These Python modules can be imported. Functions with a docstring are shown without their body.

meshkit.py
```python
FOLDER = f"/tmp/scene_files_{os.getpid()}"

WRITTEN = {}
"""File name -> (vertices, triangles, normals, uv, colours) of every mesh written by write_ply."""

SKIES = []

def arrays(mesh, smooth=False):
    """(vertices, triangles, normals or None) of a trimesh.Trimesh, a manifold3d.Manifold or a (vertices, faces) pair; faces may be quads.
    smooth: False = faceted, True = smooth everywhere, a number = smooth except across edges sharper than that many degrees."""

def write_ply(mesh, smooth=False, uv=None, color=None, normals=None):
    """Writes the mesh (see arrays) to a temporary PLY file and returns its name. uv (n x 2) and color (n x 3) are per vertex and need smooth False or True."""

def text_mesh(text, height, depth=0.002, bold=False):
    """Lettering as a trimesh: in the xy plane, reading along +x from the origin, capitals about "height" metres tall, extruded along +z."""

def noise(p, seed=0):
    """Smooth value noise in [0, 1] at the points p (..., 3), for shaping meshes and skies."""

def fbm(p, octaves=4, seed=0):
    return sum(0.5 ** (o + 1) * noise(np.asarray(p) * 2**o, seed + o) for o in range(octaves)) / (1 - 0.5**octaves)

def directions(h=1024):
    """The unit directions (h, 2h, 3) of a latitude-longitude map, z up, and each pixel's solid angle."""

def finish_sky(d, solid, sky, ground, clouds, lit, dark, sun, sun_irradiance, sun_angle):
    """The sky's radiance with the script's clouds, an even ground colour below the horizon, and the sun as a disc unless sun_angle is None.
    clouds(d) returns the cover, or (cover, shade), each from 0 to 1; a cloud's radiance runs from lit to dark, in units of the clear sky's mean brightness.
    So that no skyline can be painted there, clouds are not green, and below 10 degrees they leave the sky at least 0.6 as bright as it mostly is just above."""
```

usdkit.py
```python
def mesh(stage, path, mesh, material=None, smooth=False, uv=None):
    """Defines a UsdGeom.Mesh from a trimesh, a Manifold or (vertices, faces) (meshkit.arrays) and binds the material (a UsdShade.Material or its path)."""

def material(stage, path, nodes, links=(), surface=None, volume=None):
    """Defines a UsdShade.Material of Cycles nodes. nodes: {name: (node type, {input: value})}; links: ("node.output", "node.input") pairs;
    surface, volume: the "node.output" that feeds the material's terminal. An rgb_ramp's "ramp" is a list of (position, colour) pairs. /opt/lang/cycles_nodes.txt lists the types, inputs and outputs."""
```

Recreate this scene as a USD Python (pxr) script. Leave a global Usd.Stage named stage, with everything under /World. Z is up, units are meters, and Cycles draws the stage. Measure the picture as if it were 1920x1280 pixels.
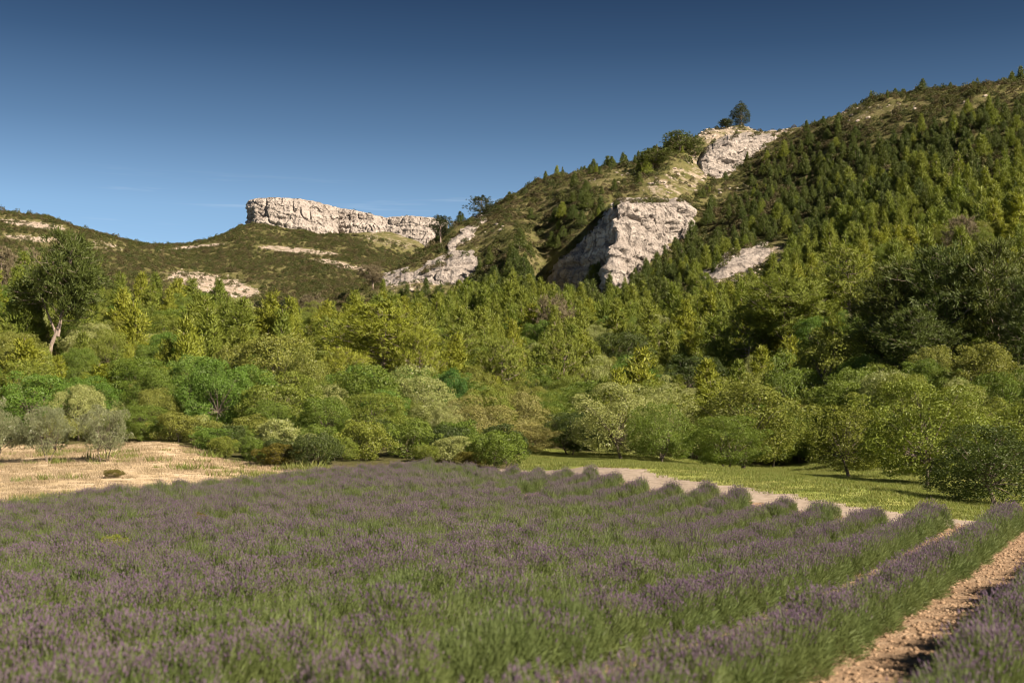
import math
import numpy as np
import trimesh
import usdkit
import meshkit
from scipy.interpolate import RBFInterpolator
from pxr import Usd, UsdGeom, UsdLux, UsdShade, Gf, Sdf, Vt

stage = Usd.Stage.CreateInMemory()
UsdGeom.SetStageUpAxis(stage, UsdGeom.Tokens.z)
UsdGeom.SetStageMetersPerUnit(stage, 1.0)
world = UsdGeom.Xform.Define(stage, '/World')
stage.SetDefaultPrim(world.GetPrim())
UsdGeom.Scope.Define(stage, '/World/Looks')

# ------------------------------------------------------------------ camera
EYE, FPX, HORIZON = 1.9, 2400.0, 860.0
PITCH = math.atan((HORIZON - 640.0) / FPX)
cam = UsdGeom.Camera.Define(stage, '/World/camera')
cam.CreateHorizontalApertureAttr(36.0)
cam.CreateVerticalApertureAttr(24.0)
cam.CreateFocalLengthAttr(45.0)
cam.CreateClippingRangeAttr(Gf.Vec2f(0.1, 20000))
cam.CreateFStopAttr(1.7)
cam.CreateFocusDistanceAttr(75.0)
cam.CreateExposureAttr(1.58)
cx = UsdGeom.Xformable(cam)
cx.AddTranslateOp().Set(Gf.Vec3d(0, 0, EYE))
cx.AddRotateXOp().Set(90 + math.degrees(PITCH))

# ------------------------------------------------------------------ sky and sun
SUN_EL, SUN_AZ = math.radians(31), math.radians(131)      # azimuth clockwise from +y
SX, SY, SZ = math.sin(SUN_AZ) * math.cos(SUN_EL), math.cos(SUN_AZ) * math.cos(SUN_EL), math.sin(SUN_EL)
SKY_STRENGTH, SUN_INT = 0.05, 1.25
sky_mat = usdkit.material(stage, '/World/Looks/sky_look', {
    'sky': ('sky_texture', {'sky_type': 'single_scattering', 'sun_disc': False, 'sun_elevation': SUN_EL, 'sun_rotation': math.atan2(SX, SY),
                            'altitude': 300.0, 'air_density': 0.75, 'aerosol_density': 0.5, 'ozone_density': 2.0}),
    'tc': ('texture_coordinate', {}),
    'map': ('mapping', {'scale': (3.0, 3.0, 60.0)}),
    'n': ('noise_texture', {'scale': 2.2, 'detail': 4.0, 'roughness': 0.55}),
    'r': ('map_range', {'from_min': 0.60, 'from_max': 0.80, 'to_min': 0.0, 'to_max': 0.17, 'clamp': True}),
    'sep': ('separate_xyz', {}),
    'lo': ('map_range', {'from_min': 0.155, 'from_max': 0.175, 'to_min': 0.0, 'to_max': 1.0, 'clamp': True}),
    'hi': ('map_range', {'from_min': 0.20, 'from_max': 0.22, 'to_min': 1.0, 'to_max': 0.0, 'clamp': True}),
    'deep': ('rgb_ramp', {'ramp': [(0.0, (0.92, 0.93, 0.88)), (0.14, (0.90, 0.93, 0.88)), (0.19, (0.80, 0.85, 0.81)), (0.25, (0.46, 0.53, 0.54)), (0.31, (0.23, 0.30, 0.34)), (0.36, (0.13, 0.18, 0.225)), (1.0, (0.11, 0.155, 0.20))]}),
    'dm': ('mix', {'mix_type': 'multiply', 'fac': 1.0}),
    'm1': ('math', {'math_type': 'multiply'}), 'm2': ('math', {'math_type': 'multiply'}),
    'mix': ('mix', {'mix_type': 'mix', 'color2': (7.0, 7.3, 7.6)}),
    'bg': ('background_shader', {'strength': SKY_STRENGTH})},
    [('tc.generated', 'map.vector'), ('map.vector', 'n.vector'), ('n.fac', 'r.value'), ('tc.generated', 'sep.vector'),
     ('sep.z', 'lo.value'), ('sep.z', 'hi.value'), ('lo.result', 'm1.value1'), ('hi.result', 'm1.value2'),
     ('m1.value', 'm2.value1'), ('r.result', 'm2.value2'), ('m2.value', 'mix.fac'), ('sep.z', 'deep.fac'), ('sky.color', 'dm.color1'), ('deep.color', 'dm.color2'), ('dm.color', 'mix.color1'), ('mix.color', 'bg.color')],
    surface='bg.background')
dome = UsdLux.DomeLight.Define(stage, '/World/sky')
UsdShade.MaterialBindingAPI.Apply(dome.GetPrim()).Bind(sky_mat)
sun = UsdLux.DistantLight.Define(stage, '/World/sun')
sun.CreateIntensityAttr(SUN_INT)
sun.CreateNormalizeAttr(True)
sun.CreateAngleAttr(0.5)
sun.CreateColorAttr(Gf.Vec3f(1.0, 0.85, 0.67))
_q = Gf.Rotation(Gf.Vec3d(0, 0, 1), Gf.Vec3d(SX, SY, SZ))
UsdGeom.Xformable(sun).AddTransformOp().Set(Gf.Matrix4d().SetRotate(_q))

# ------------------------------------------------------------------ scene-tree helpers
used = {}


def numbered(parent, name):
    k = used.get((parent, name), 0)
    used[(parent, name)] = k + 1
    return f'{parent}/{name}' if k == 0 else f'{parent}/{name}_{k:03d}'


def tag(prim, label=None, cat=None, group=None, kind=None):
    for key, val in (('label', label), ('category', cat), ('group', group), ('kind', kind)):
        if val:
            prim.SetCustomDataByKey(key, val)
    return prim


def obj(name, vf, material, parent='/World', smooth=False, **kw):
    m = usdkit.mesh(stage, numbered(parent, name), vf, material, smooth=smooth)
    return tag(m.GetPrim(), **kw)


def thing(name, loc=(0, 0, 0), rotz=0.0, scale=(1, 1, 1), label=None, cat=None, group=None, ref=None, parent='/World', tilt=0.0):
    x = UsdGeom.Xform.Define(stage, numbered(parent, name))
    x.AddTranslateOp().Set(Gf.Vec3d(*map(float, loc)))
    x.AddRotateZOp().Set(float(rotz))
    if tilt:
        x.AddRotateYOp().Set(float(tilt))
    x.AddScaleOp().Set(Gf.Vec3f(*map(float, scale)))
    p = tag(x.GetPrim(), label, cat, group)
    if ref:
        p.GetReferences().AddInternalReference(ref)
        p.SetInstanceable(True)
    return p


def instancer(name, protos, pos, yaw, scale, idx, **kw):
    """protos: list of [(part name, mesh, material)]"""
    path = numbered('/World', name)
    pi = UsdGeom.PointInstancer.Define(stage, path)
    rel = pi.CreatePrototypesRel()
    for k, parts in enumerate(protos):
        h = UsdGeom.Xform.Define(stage, f'{path}/form_{k:03d}')
        for pn, vf, mat in parts:
            usdkit.mesh(stage, f'{path}/form_{k:03d}/{pn}', vf, mat)
        rel.AddTarget(h.GetPath())
    n = len(pos)
    pi.CreatePositionsAttr(Vt.Vec3fArray.FromNumpy(np.asarray(pos, np.float32)))
    pi.CreateProtoIndicesAttr(Vt.IntArray.FromNumpy(np.asarray(idx, np.int32)))
    sc = np.asarray(scale, np.float32)
    if sc.ndim == 1:
        sc = np.repeat(sc[:, None], 3, 1)
    pi.CreateScalesAttr(Vt.Vec3fArray.FromNumpy(sc))
    pi.CreateOrientationsAttr(Vt.QuathArray([Gf.Quath(math.cos(a / 2), 0, 0, math.sin(a / 2)) for a in np.asarray(yaw, float)]))
    return tag(pi.GetPrim(), **kw)


def cat_meshes(parts):
    vs, fs, n = [], [], 0
    for v, f in parts:
        if len(v):
            vs.append(v); fs.append(np.asarray(f) + n); n += len(v)
    return np.vstack(vs), np.vstack(fs)


def P(px, py, Y):
    """The point at forward distance Y that the camera sees at pixel (px, py) of the 1920 x 1280 photograph."""
    u, v = (np.asarray(px, float) - 960) / FPX, (640 - np.asarray(py, float)) / FPX
    s, c = math.sin(PITCH), math.cos(PITCH)
    d = c - v * s
    return np.stack([u / d * Y, np.ones_like(u / d) * Y, EYE + (s + v * c) / d * Y], -1)


def to_px(X, Y, Z):
    s, c = math.sin(PITCH), math.cos(PITCH)
    f = Y * c + (Z - EYE) * s
    f = np.where(f > 0.5, f, np.nan)
    return 960 + FPX * X / f, 640 - FPX * (-Y * s + (Z - EYE) * c) / f


# ------------------------------------------------------------------ materials
def leaf(name, a, b, transl=0.26, var=0.5, rough=0.55, spec=0.25, hue=0.02):
    """Foliage: colour a..b by tree, brightness by leaf."""
    return usdkit.material(stage, f'/World/Looks/{name}', {
        'oi': ('object_info', {}), 'g': ('geometry', {}),
        'c': ('mix', {'color1': a, 'color2': b}),
        'v': ('map_range', {'from_min': 0, 'from_max': 1, 'to_min': 1 - var, 'to_max': 1 + var}),
        'hh': ('map_range', {'from_min': 0, 'from_max': 1, 'to_min': 0.5 - hue, 'to_max': 0.5 + hue}),
        'w': ('white_noise_texture', {'dimensions': '1D'}),
        'h': ('hsv', {}),
        'p': ('principled_bsdf', {'roughness': rough, 'specular_ior_level': spec}),
        'hs': ('hsv', {'hue': 0.49, 'saturation': 1.1, 'value': 1.25}),
        't': ('translucent_bsdf', {}), 'm': ('mix_closure', {'fac': transl})},
        [('oi.random', 'c.fac'), ('g.random_per_island', 'v.value'), ('g.random_per_island', 'w.w'), ('w.value', 'hh.value'),
         ('hh.result', 'h.hue'), ('v.result', 'h.value'), ('c.color', 'h.color'), ('h.color', 'p.base_color'), ('h.color', 'hs.color'), ('hs.color', 't.color'),
         ('p.BSDF', 'm.closure1'), ('t.BSDF', 'm.closure2')], surface='m.closure')


def noisy(name, cols, scale=3.0, detail=6.0, rough=0.9, bump=0.4, bscale=12.0, dist=0.05, stretch=(1, 1, 1), pos=(0.3, 0.5, 0.7)):
    return usdkit.material(stage, f'/World/Looks/{name}', {
        'g': ('geometry', {}), 'map': ('mapping', {'scale': stretch}),
        'n': ('noise_texture', {'scale': scale, 'detail': detail, 'roughness': 0.62}),
        'r': ('rgb_ramp', {'ramp': list(zip(pos, cols))}),
        'nb': ('noise_texture', {'scale': bscale, 'detail': 5.0, 'roughness': 0.65}),
        'b': ('bump', {'strength': bump, 'distance': dist}),
        'p': ('principled_bsdf', {'roughness': rough, 'specular_ior_level': 0.15})},
        [('g.position', 'map.vector'), ('map.vector', 'n.vector'), ('map.vector', 'nb.vector'), ('n.fac', 'r.fac'), ('r.color', 'p.base_color'),
         ('nb.fac', 'b.height'), ('b.normal', 'p.normal')], surface='p.BSDF')


M = {}
M['soil'] = noisy('soil', [(0.20, 0.130, 0.080), (0.29, 0.20, 0.13), (0.37, 0.27, 0.185)], 2.5, 8, bump=0.9, bscale=14, dist=0.08)
M['gravel'] = noisy('gravel', [(0.20, 0.16, 0.12), (0.28, 0.23, 0.185), (0.35, 0.295, 0.25)], 4.0, 6, bump=0.6, bscale=25, dist=0.03)
M['lawn'] = noisy('lawn_turf', [(0.17, 0.22, 0.045), (0.25, 0.27, 0.07), (0.33, 0.31, 0.11)], 0.5, 8, bump=0.8, bscale=20, dist=0.05)
M['dry'] = noisy('dry_turf', [(0.33, 0.255, 0.14), (0.43, 0.335, 0.215), (0.50, 0.40, 0.285)], 0.6, 8, bump=0.8, bscale=14, dist=0.06)
M['bark'] = noisy('bark', [(0.06, 0.047, 0.037), (0.10, 0.08, 0.065), (0.16, 0.13, 0.11)], 6.0, 5, bump=0.6, bscale=18, dist=0.03, stretch=(1, 1, 0.3))
M['pine_bark'] = noisy('pine_bark', [(0.11, 0.083, 0.066), (0.19, 0.15, 0.125), (0.29, 0.24, 0.20)], 5.0, 5, bump=0.6, bscale=14, dist=0.03, stretch=(1, 1, 0.4))
M['clod'] = noisy('clod', [(0.16, 0.105, 0.065), (0.24, 0.165, 0.105), (0.31, 0.23, 0.16)], 9.0, 4, bump=0.5, bscale=30, dist=0.02)
M['stone'] = noisy('stone', [(0.22, 0.18, 0.15), (0.31, 0.26, 0.22), (0.38, 0.335, 0.295)], 3.0, 5, bump=0.6, bscale=10, dist=0.06)

# limestone: pale pinkish strata with grey weathering and cracks
M['rock'] = usdkit.material(stage, '/World/Looks/limestone', {
    'g': ('geometry', {}),
    'st': ('mapping', {'scale': (0.05, 0.05, 0.55)}), 'vs': ('mapping', {'scale': (0.45, 0.45, 0.05)}), 'n3': ('noise_texture', {'scale': 1.0, 'detail': 6.0, 'roughness': 0.7}),
    'r3': ('rgb_ramp', {'ramp': [(0.36, (0.50, 0.50, 0.52)), (0.46, (0.9, 0.9, 0.9)), (0.6, (1, 1, 1))]}), 'mul2': ('mix', {'mix_type': 'multiply', 'fac': 0.75}),
    'n1': ('noise_texture', {'scale': 1.0, 'detail': 6.0, 'roughness': 0.65}),
    'r1': ('rgb_ramp', {'ramp': [(0.25, (0.16, 0.142, 0.13)), (0.40, (0.27, 0.238, 0.216)), (0.56, (0.335, 0.30, 0.275)), (0.8, (0.395, 0.358, 0.33))]}),
    'n2': ('noise_texture', {'scale': 0.35, 'detail': 9.0, 'roughness': 0.72}),
    'r2': ('rgb_ramp', {'ramp': [(0.32, (0.55, 0.54, 0.54)), (0.47, (0.95, 0.94, 0.93)), (0.7, (1, 1, 1))]}),
    'mul': ('mix', {'mix_type': 'multiply', 'fac': 0.8}),
    'nb': ('noise_texture', {'scale': 0.9, 'detail': 9.0, 'roughness': 0.72}),
    'vb': ('voronoi_texture', {'scale': 0.55, 'feature': 'f1', 'detail': 2.0}),
    'ad': ('math', {'math_type': 'add'}),
    'b': ('bump', {'strength': 0.9, 'distance': 0.9}),
    'p': ('principled_bsdf', {'roughness': 0.95, 'specular_ior_level': 0.1})},
    [('g.position', 'st.vector'), ('st.vector', 'n1.vector'), ('n1.fac', 'r1.fac'), ('g.position', 'n2.vector'), ('n2.fac', 'r2.fac'),
     ('r1.color', 'mul.color1'), ('r2.color', 'mul.color2'), ('g.position', 'vs.vector'), ('vs.vector', 'n3.vector'), ('n3.fac', 'r3.fac'), ('mul.color', 'mul2.color1'), ('r3.color', 'mul2.color2'), ('mul2.color', 'p.base_color'),
     ('g.position', 'nb.vector'), ('g.position', 'vb.vector'), ('nb.fac', 'ad.value1'), ('vb.distance', 'ad.value2'), ('ad.value', 'b.height'), ('b.normal', 'p.normal')], surface='p.BSDF')

# hillside: low scrub and grass over pale scree, the scree where the mesh's "bare" attribute says so
M['hill'] = usdkit.material(stage, '/World/Looks/hill_ground', {
    'g': ('geometry', {}), 'at': ('attribute', {'attribute': 'bare'}),
    'n': ('noise_texture', {'scale': 0.22, 'detail': 9.0, 'roughness': 0.75}),
    'n2': ('noise_texture', {'scale': 0.25, 'detail': 8.0, 'roughness': 0.7}),
    'ad': ('math', {'math_type': 'add'}), 'th': ('map_range', {'from_min': 0.93, 'from_max': 1.06, 'clamp': True}),
    'veg': ('rgb_ramp', {'ramp': [(0.3, (0.070, 0.078, 0.024)), (0.5, (0.110, 0.104, 0.040)), (0.7, (0.18, 0.15, 0.085))]}),
    'sc': ('noise_texture', {'scale': 0.8, 'detail': 8.0, 'roughness': 0.7}),
    'scr': ('rgb_ramp', {'ramp': [(0.3, (0.22, 0.165, 0.12)), (0.48, (0.35, 0.285, 0.23)), (0.7, (0.44, 0.385, 0.335))]}),
    'mx': ('mix', {}), 'b': ('bump', {'strength': 1.0, 'distance': 1.2}),
    'p': ('principled_bsdf', {'roughness': 0.95, 'specular_ior_level': 0.1})},
    [('g.position', 'n.vector'), ('g.position', 'n2.vector'), ('g.position', 'sc.vector'), ('n.fac', 'ad.value1'), ('at.fac', 'ad.value2'), ('ad.value', 'th.value'),
     ('n2.fac', 'veg.fac'), ('sc.fac', 'scr.fac'), ('th.result', 'mx.fac'), ('veg.color', 'mx.color1'), ('scr.color', 'mx.color2'), ('mx.color', 'p.base_color'),
     ('sc.fac', 'b.height'), ('b.normal', 'p.normal')], surface='p.BSDF')

PAL = {
    'oak_green': leaf('oak_green', (0.175, 0.259, 0.030), (0.227, 0.303, 0.041), spec=0.35, rough=0.5),
    'oak_bright': leaf('oak_bright', (0.162, 0.295, 0.035), (0.195, 0.310, 0.044), spec=0.35, rough=0.5),
    'oak_olive': leaf('oak_olive', (0.246, 0.310, 0.041), (0.306, 0.346, 0.052), spec=0.35, rough=0.5),
    'oak_dark': leaf('oak_dark', (0.080, 0.122, 0.023), (0.110, 0.147, 0.029), spec=0.35, rough=0.5),
    'oak_pale': leaf('oak_pale', (0.417, 0.470, 0.145), (0.464, 0.498, 0.166), spec=0.45, rough=0.4),
    'oak_brown': leaf('oak_brown', (0.267, 0.303, 0.050), (0.312, 0.331, 0.062), spec=0.35, rough=0.5),
    'oak_tan': leaf('oak_tan', (0.391, 0.377, 0.119), (0.441, 0.407, 0.132), spec=0.35, rough=0.5),
    'oak_rust': leaf('oak_rust', (0.499, 0.277, 0.129), (0.549, 0.319, 0.138), spec=0.35, rough=0.5),
    'shrub_vivid': leaf('shrub_vivid', (0.080, 0.190, 0.030), (0.090, 0.200, 0.032)),
    'pine_lime': leaf('pine_lime', (0.310, 0.353, 0.039), (0.368, 0.390, 0.046), transl=0.26),
    'pine_green': leaf('pine_green', (0.213, 0.275, 0.039), (0.282, 0.323, 0.048), transl=0.26),
    'pine_deep': leaf('pine_deep', (0.103, 0.145, 0.030), (0.141, 0.173, 0.033), transl=0.24),
    'pine_dark': leaf('pine_dark', (0.045, 0.062, 0.016), (0.060, 0.078, 0.020), transl=0.2),
    'pine_bare': leaf('pine_bare', (0.241, 0.201, 0.115), (0.287, 0.236, 0.144), transl=0.2),
    'olive': leaf('olive_leaf', (0.290, 0.330, 0.165), (0.330, 0.360, 0.180), spec=0.5, rough=0.4),
    'broom': leaf('broom_leaf', (0.200, 0.185, 0.030), (0.230, 0.200, 0.035), transl=0.35),
    'garrigue_a': leaf('garrigue_a', (0.088, 0.112, 0.028), (0.150, 0.155, 0.042)),
    'garrigue_b': leaf('garrigue_b', (0.130, 0.110, 0.050), (0.190, 0.155, 0.075)),
    'grass_green': leaf('grass_green', (0.215, 0.275, 0.055), (0.295, 0.305, 0.085), transl=0.35),
    'grass_dry': leaf('grass_dry', (0.430, 0.330, 0.195), (0.550, 0.440, 0.295), transl=0.3),
    'lav_stem': leaf('lavender_stem', (0.185, 0.245, 0.080), (0.225, 0.275, 0.095), transl=0.35, var=0.5),
    'lav_flower': leaf('lavender_flower', (0.195, 0.130, 0.210), (0.235, 0.165, 0.235), transl=0.25, var=0.45, hue=0.03, spec=0.15),
    'lav_core': leaf('lavender_core', (0.170, 0.235, 0.072), (0.225, 0.285, 0.090), transl=0.2, var=0.5),
    'dead_lav': leaf('dead_lavender', (0.260, 0.220, 0.170), (0.320, 0.270, 0.210), transl=0.2),
}

# ------------------------------------------------------------------ the field's plan
RD = np.array([0.4382, 0.8989])                    # along the lavender rows (x, y)
_tk = np.array([1, 2, 3, 4, 5, 6, 7, 8, 9, 10, 11, 12, 13, 14, 15, 16, 17, 18.0])
_te = np.array([36.3, 35.6, 35.9, 37.1, 38.8, 39.8, 41.6, 42.6, 43.7, 45.2, 46.9, 48.1, 49.4, 50.0, 51.3, 52.4, 53.4, 54.0])
P0, SP = -1.24, 1.6
ROWS = list(range(-1, 19))


def row_p(k):
    return P0 - SP * k - (0.40 if k > 1 else 0.23 if k == 1 else -0.08)


def tend(p):
    return np.interp((P0 - p) / SP, _tk, _te)


def pt(X, Y):
    return X * RD[1] - Y * RD[0], X * RD[0] + Y * RD[1]


# ------------------------------------------------------------------ terrain
C = []                                               # (x, y, z)


def A(*pts):
    for q in pts:
        C.append(q)


def B(*pts):
    for px, py, Y in pts:
        C.append(tuple(P(px, py, Y)))


A((0, 4, 0), (-3, 4, 0), (3, 4, 0), (0, 7, 0), (-5, 8, 0), (5, 8, 0), (0, 12, 0), (-7, 14, 0), (7, 14, 0), (0, 20, 0), (-12, 20, 0), (12, 20, 0),
  (0, 30, .03), (-14, 30, 0.02), (18, 30, 0.0), (13, 34, .1), (9, 40, .3), (5, 46, .6), (1.8, 52, .9), (-2.2, 60.5, 1.25),
  (-17, 40, .22), (-10.2, 50, .75), (-5.3, 60, 1.2), (-1, 40, .3), (-8, 40, .28), (-4, 50, .78))
# lawn and left bank
B((1860, 950, 48), (1725, 912, 60), (1592, 893, 68), (1362, 880, 72), (1228, 873, 76), (1172, 862, 82), (985, 852, 84), (1500, 862, 92), (1930, 930, 56), (1100, 853, 90),
  (90, 862, 62), (190, 860, 62), (-20, 868, 62), (300, 830, 72), (-20, 836, 76), (470, 868, 64), (420, 850, 70), (180, 834, 76), (760, 852, 70), (600, 858, 66))
B((1100, 876, 56), (1190, 888, 51.5), (1250, 897, 49.5), (1330, 908, 47), (1400, 917, 45), (1480, 928, 43), (1550, 938, 41.5), (1640, 952, 40))
# under the tree belt
B((-50, 735, 100), (200, 770, 100), (450, 790, 100), (700, 800, 98), (950, 815, 105), (1200, 815, 110), (1450, 800, 112), (1700, 745, 100), (1900, 720, 98),
  (-50, 630, 130), (95, 640, 130), (300, 690, 130), (550, 700, 135), (800, 725, 135), (1050, 735, 145), (1300, 720, 150), (1550, 640, 140), (1800, 590, 130), (1960, 580, 128),
  (0, 570, 170), (200, 600, 180), (450, 620, 190), (700, 640, 190), (950, 650, 195), (1150, 640, 200), (1350, 620, 195), (1600, 550, 175), (1850, 505, 165))
# the near hill on the right
B((1000, 575, 255), (1000, 490, 308), (1000, 420, 345), (1005, 348, 378), (1060, 330, 382), (1130, 310, 384),
  (1130, 552, 282), (1200, 520, 291), (1300, 432, 322), (1010, 565, 308), (1240, 362, 340), (1320, 372, 345), (1100, 415, 326), (1050, 468, 322), (1210, 600, 245),
  (1200, 318, 366), (1205, 289, 388), (1260, 268, 396), (1330, 300, 388), (1330, 243, 415), (1390, 233, 422), (1330, 500, 275), (1400, 420, 305), (1420, 350, 340), (1400, 295, 385),
  (1500, 540, 222), (1480, 478, 262), (1500, 400, 298), (1500, 320, 342), (1500, 236, 402), (1560, 226, 398),
  (1700, 480, 208), (1700, 400, 245), (1700, 300, 300), (1610, 200, 395), (1660, 189, 388), (1750, 183, 380), (1840, 169, 370),
  (1900, 450, 182), (1900, 400, 212), (1900, 300, 268), (1930, 160, 352),
  (910, 555, 282), (905, 475, 325), (905, 400, 366), (950, 376, 374), (840, 550, 298), (830, 490, 332), (850, 424, 356), (800, 458, 345), (745, 545, 306), (742, 502, 330), (690, 542, 318), (700, 600, 250))
# behind the near ridge
for px, py, Y in [(800, 458, 345), (905, 400, 366), (1060, 330, 382), (1205, 289, 388), (1390, 233, 422), (1560, 226, 398), (1750, 183, 380), (1930, 160, 352)]:
    q = P(px, py, Y); f = (Y + 60) / Y
    A((q[0] * f, q[1] * f, q[2] - 4)); f = (Y + 200) / Y
    if px > 850:
        A((q[0] * f, q[1] * f, q[2] - 20))
# back hill with the mesa
B((-30, 406, 560), (60, 413, 565), (120, 426, 570), (200, 449, 578), (300, 468, 600), (400, 452, 622), (465, 424, 645), (540, 430, 646), (600, 437, 648), (700, 436, 660), (760, 446, 655), (800, 462, 640),
  (100, 480, 430), (250, 500, 450), (400, 490, 520), (400, 540, 430), (550, 470, 560), (550, 530, 450), (650, 500, 500), (650, 545, 430), (720, 480, 560), (300, 560, 360), (500, 580, 370), (150, 540, 330), (0, 500, 400), (0, 560, 260), (600, 590, 300), (680, 560, 400))
for px, py, Y in [(-30, 406, 560), (200, 449, 578), (300, 468, 600), (465, 410, 700), (640, 410, 720), (800, 425, 720)]:
    q = P(px, py, Y); f = (Y + 120) / Y
    A((q[0] * f, q[1] * f, q[2] - 6)); f = (Y + 500) / Y
    A((q[0] * f, q[1] * f, q[2] - 60))
C = np.array(C)


def dom(X, Y):
    r = np.hypot(X, Y)
    th = np.arctan2(X, Y)
    return np.stack([np.clip(th, -0.5, 0.5) * 4.0, np.log(np.clip(r, 4.0, 1300.0))], -1), r, th


_d, _r, _ = dom(C[:, 0], C[:, 1])
_rbf = RBFInterpolator(_d, C[:, 2] / (_r + 15.0), kernel='thin_plate_spline', smoothing=2e-4)


def H(X, Y):
    X, Y = np.asarray(X, float), np.asarray(Y, float)
    shp = X.shape
    d, r, th = dom(X.ravel(), Y.ravel())
    z = _rbf(d) * (np.clip(r, 4, 1300) + 15.0)
    far = np.clip((r - 110) / 160, 0, 1)
    q = np.stack([X.ravel(), Y.ravel(), np.zeros_like(r)], -1)
    z = z + far * ((meshkit.fbm(q / 30.0, 4, 3) - 0.5) * 7.0 + (meshkit.fbm(q / 6.0, 2, 8) - 0.5) * 1.6)
    z = z * np.clip((1.25 - np.abs(th)) / 0.65, 0, 1) ** 1.0
    near = r < 4.5
    z[near] = 0
    z += 0.05 * (meshkit.fbm(q / 2.0, 3, 5) - 0.5) * np.clip(1.2 - far, 0, 1)
    return z.reshape(shp)


# bare pale ground: soft-edged ellipses in the picture, turned into an attribute of the hillside itself  (px, py, rx, ry, tilt, strength)
BARE = [(60, 421, 70, 7, 8, .62), (60, 447, 60, 7, 4, .55), (200, 462, 40, 10, 10, .4), (365, 463, 68, 3.5, -6, .62), (400, 533, 95, 20, 12, .58), (420, 545, 45, 18, 10, .4), (350, 560, 60, 12, 8, .25),
        (560, 470, 85, 6, 5, .58), (640, 497, 60, 7, 12, .55), (455, 520, 40, 10, 8, .3), (690, 455, 50, 10, 20, .3), (730, 450, 60, 18, 15, .4), (640, 430, 30, 12, 0, .2), (420, 580, 60, 10, 12, .3),
        (1265, 345, 66, 32, -22, .44), (1390, 248, 120, 16, -4, .5), (1330, 300, 60, 34, -30, .45), (1250, 365, 60, 16, -10, .3), (1360, 365, 60, 14, -25, .3), (1450, 260, 60, 26, -14, .3),
        (1150, 335, 50, 14, -18, .28), (1115, 345, 30, 10, -15, .3), (1630, 210, 70, 16, -12, .36), (1700, 200, 50, 10, -5, .3), (1830, 190, 60, 12, -35, .26), (1880, 300, 40, 8, -5, .3), (1885, 415, 26, 8, 0, .5), (1800, 380, 50, 10, -10, .22),
        (1430, 495, 75, 30, -28, .45), (1370, 535, 40, 32, -50, .4), (1060, 520, 70, 40, -40, .35), (1100, 455, 50, 14, -42, .3), (880, 450, 50, 30, -45, .35), (800, 520, 110, 26, -14, .42), (860, 540, 60, 20, -10, .3), (1240, 470, 80, 16, -38, .35),
        (1110, 548, 40, 9, 0, .35), (1640, 330, 40, 8, -20, .22), (1520, 300, 40, 6, -30, .2), (980, 400, 40, 12, -30, .2), (930, 430, 30, 16, -30, .25)]


def bare_at(X, Y, Z):
    px, py = to_px(X, Y, Z)
    b = np.zeros(np.shape(X))
    for cx_, cy_, rx, ry, tl, s in BARE:
        a = math.radians(tl)
        dx, dy = px - cx_, py - cy_
        e = ((dx * math.cos(a) + dy * math.sin(a)) / rx) ** 2 + ((-dx * math.sin(a) + dy * math.cos(a)) / ry) ** 2
        b = np.maximum(b, s * np.clip(1.6 - e, 0, 1))
    b = np.where(np.isnan(b), 0, b)
    return np.where(np.hypot(X, Y) > 165, b, 0)


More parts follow.
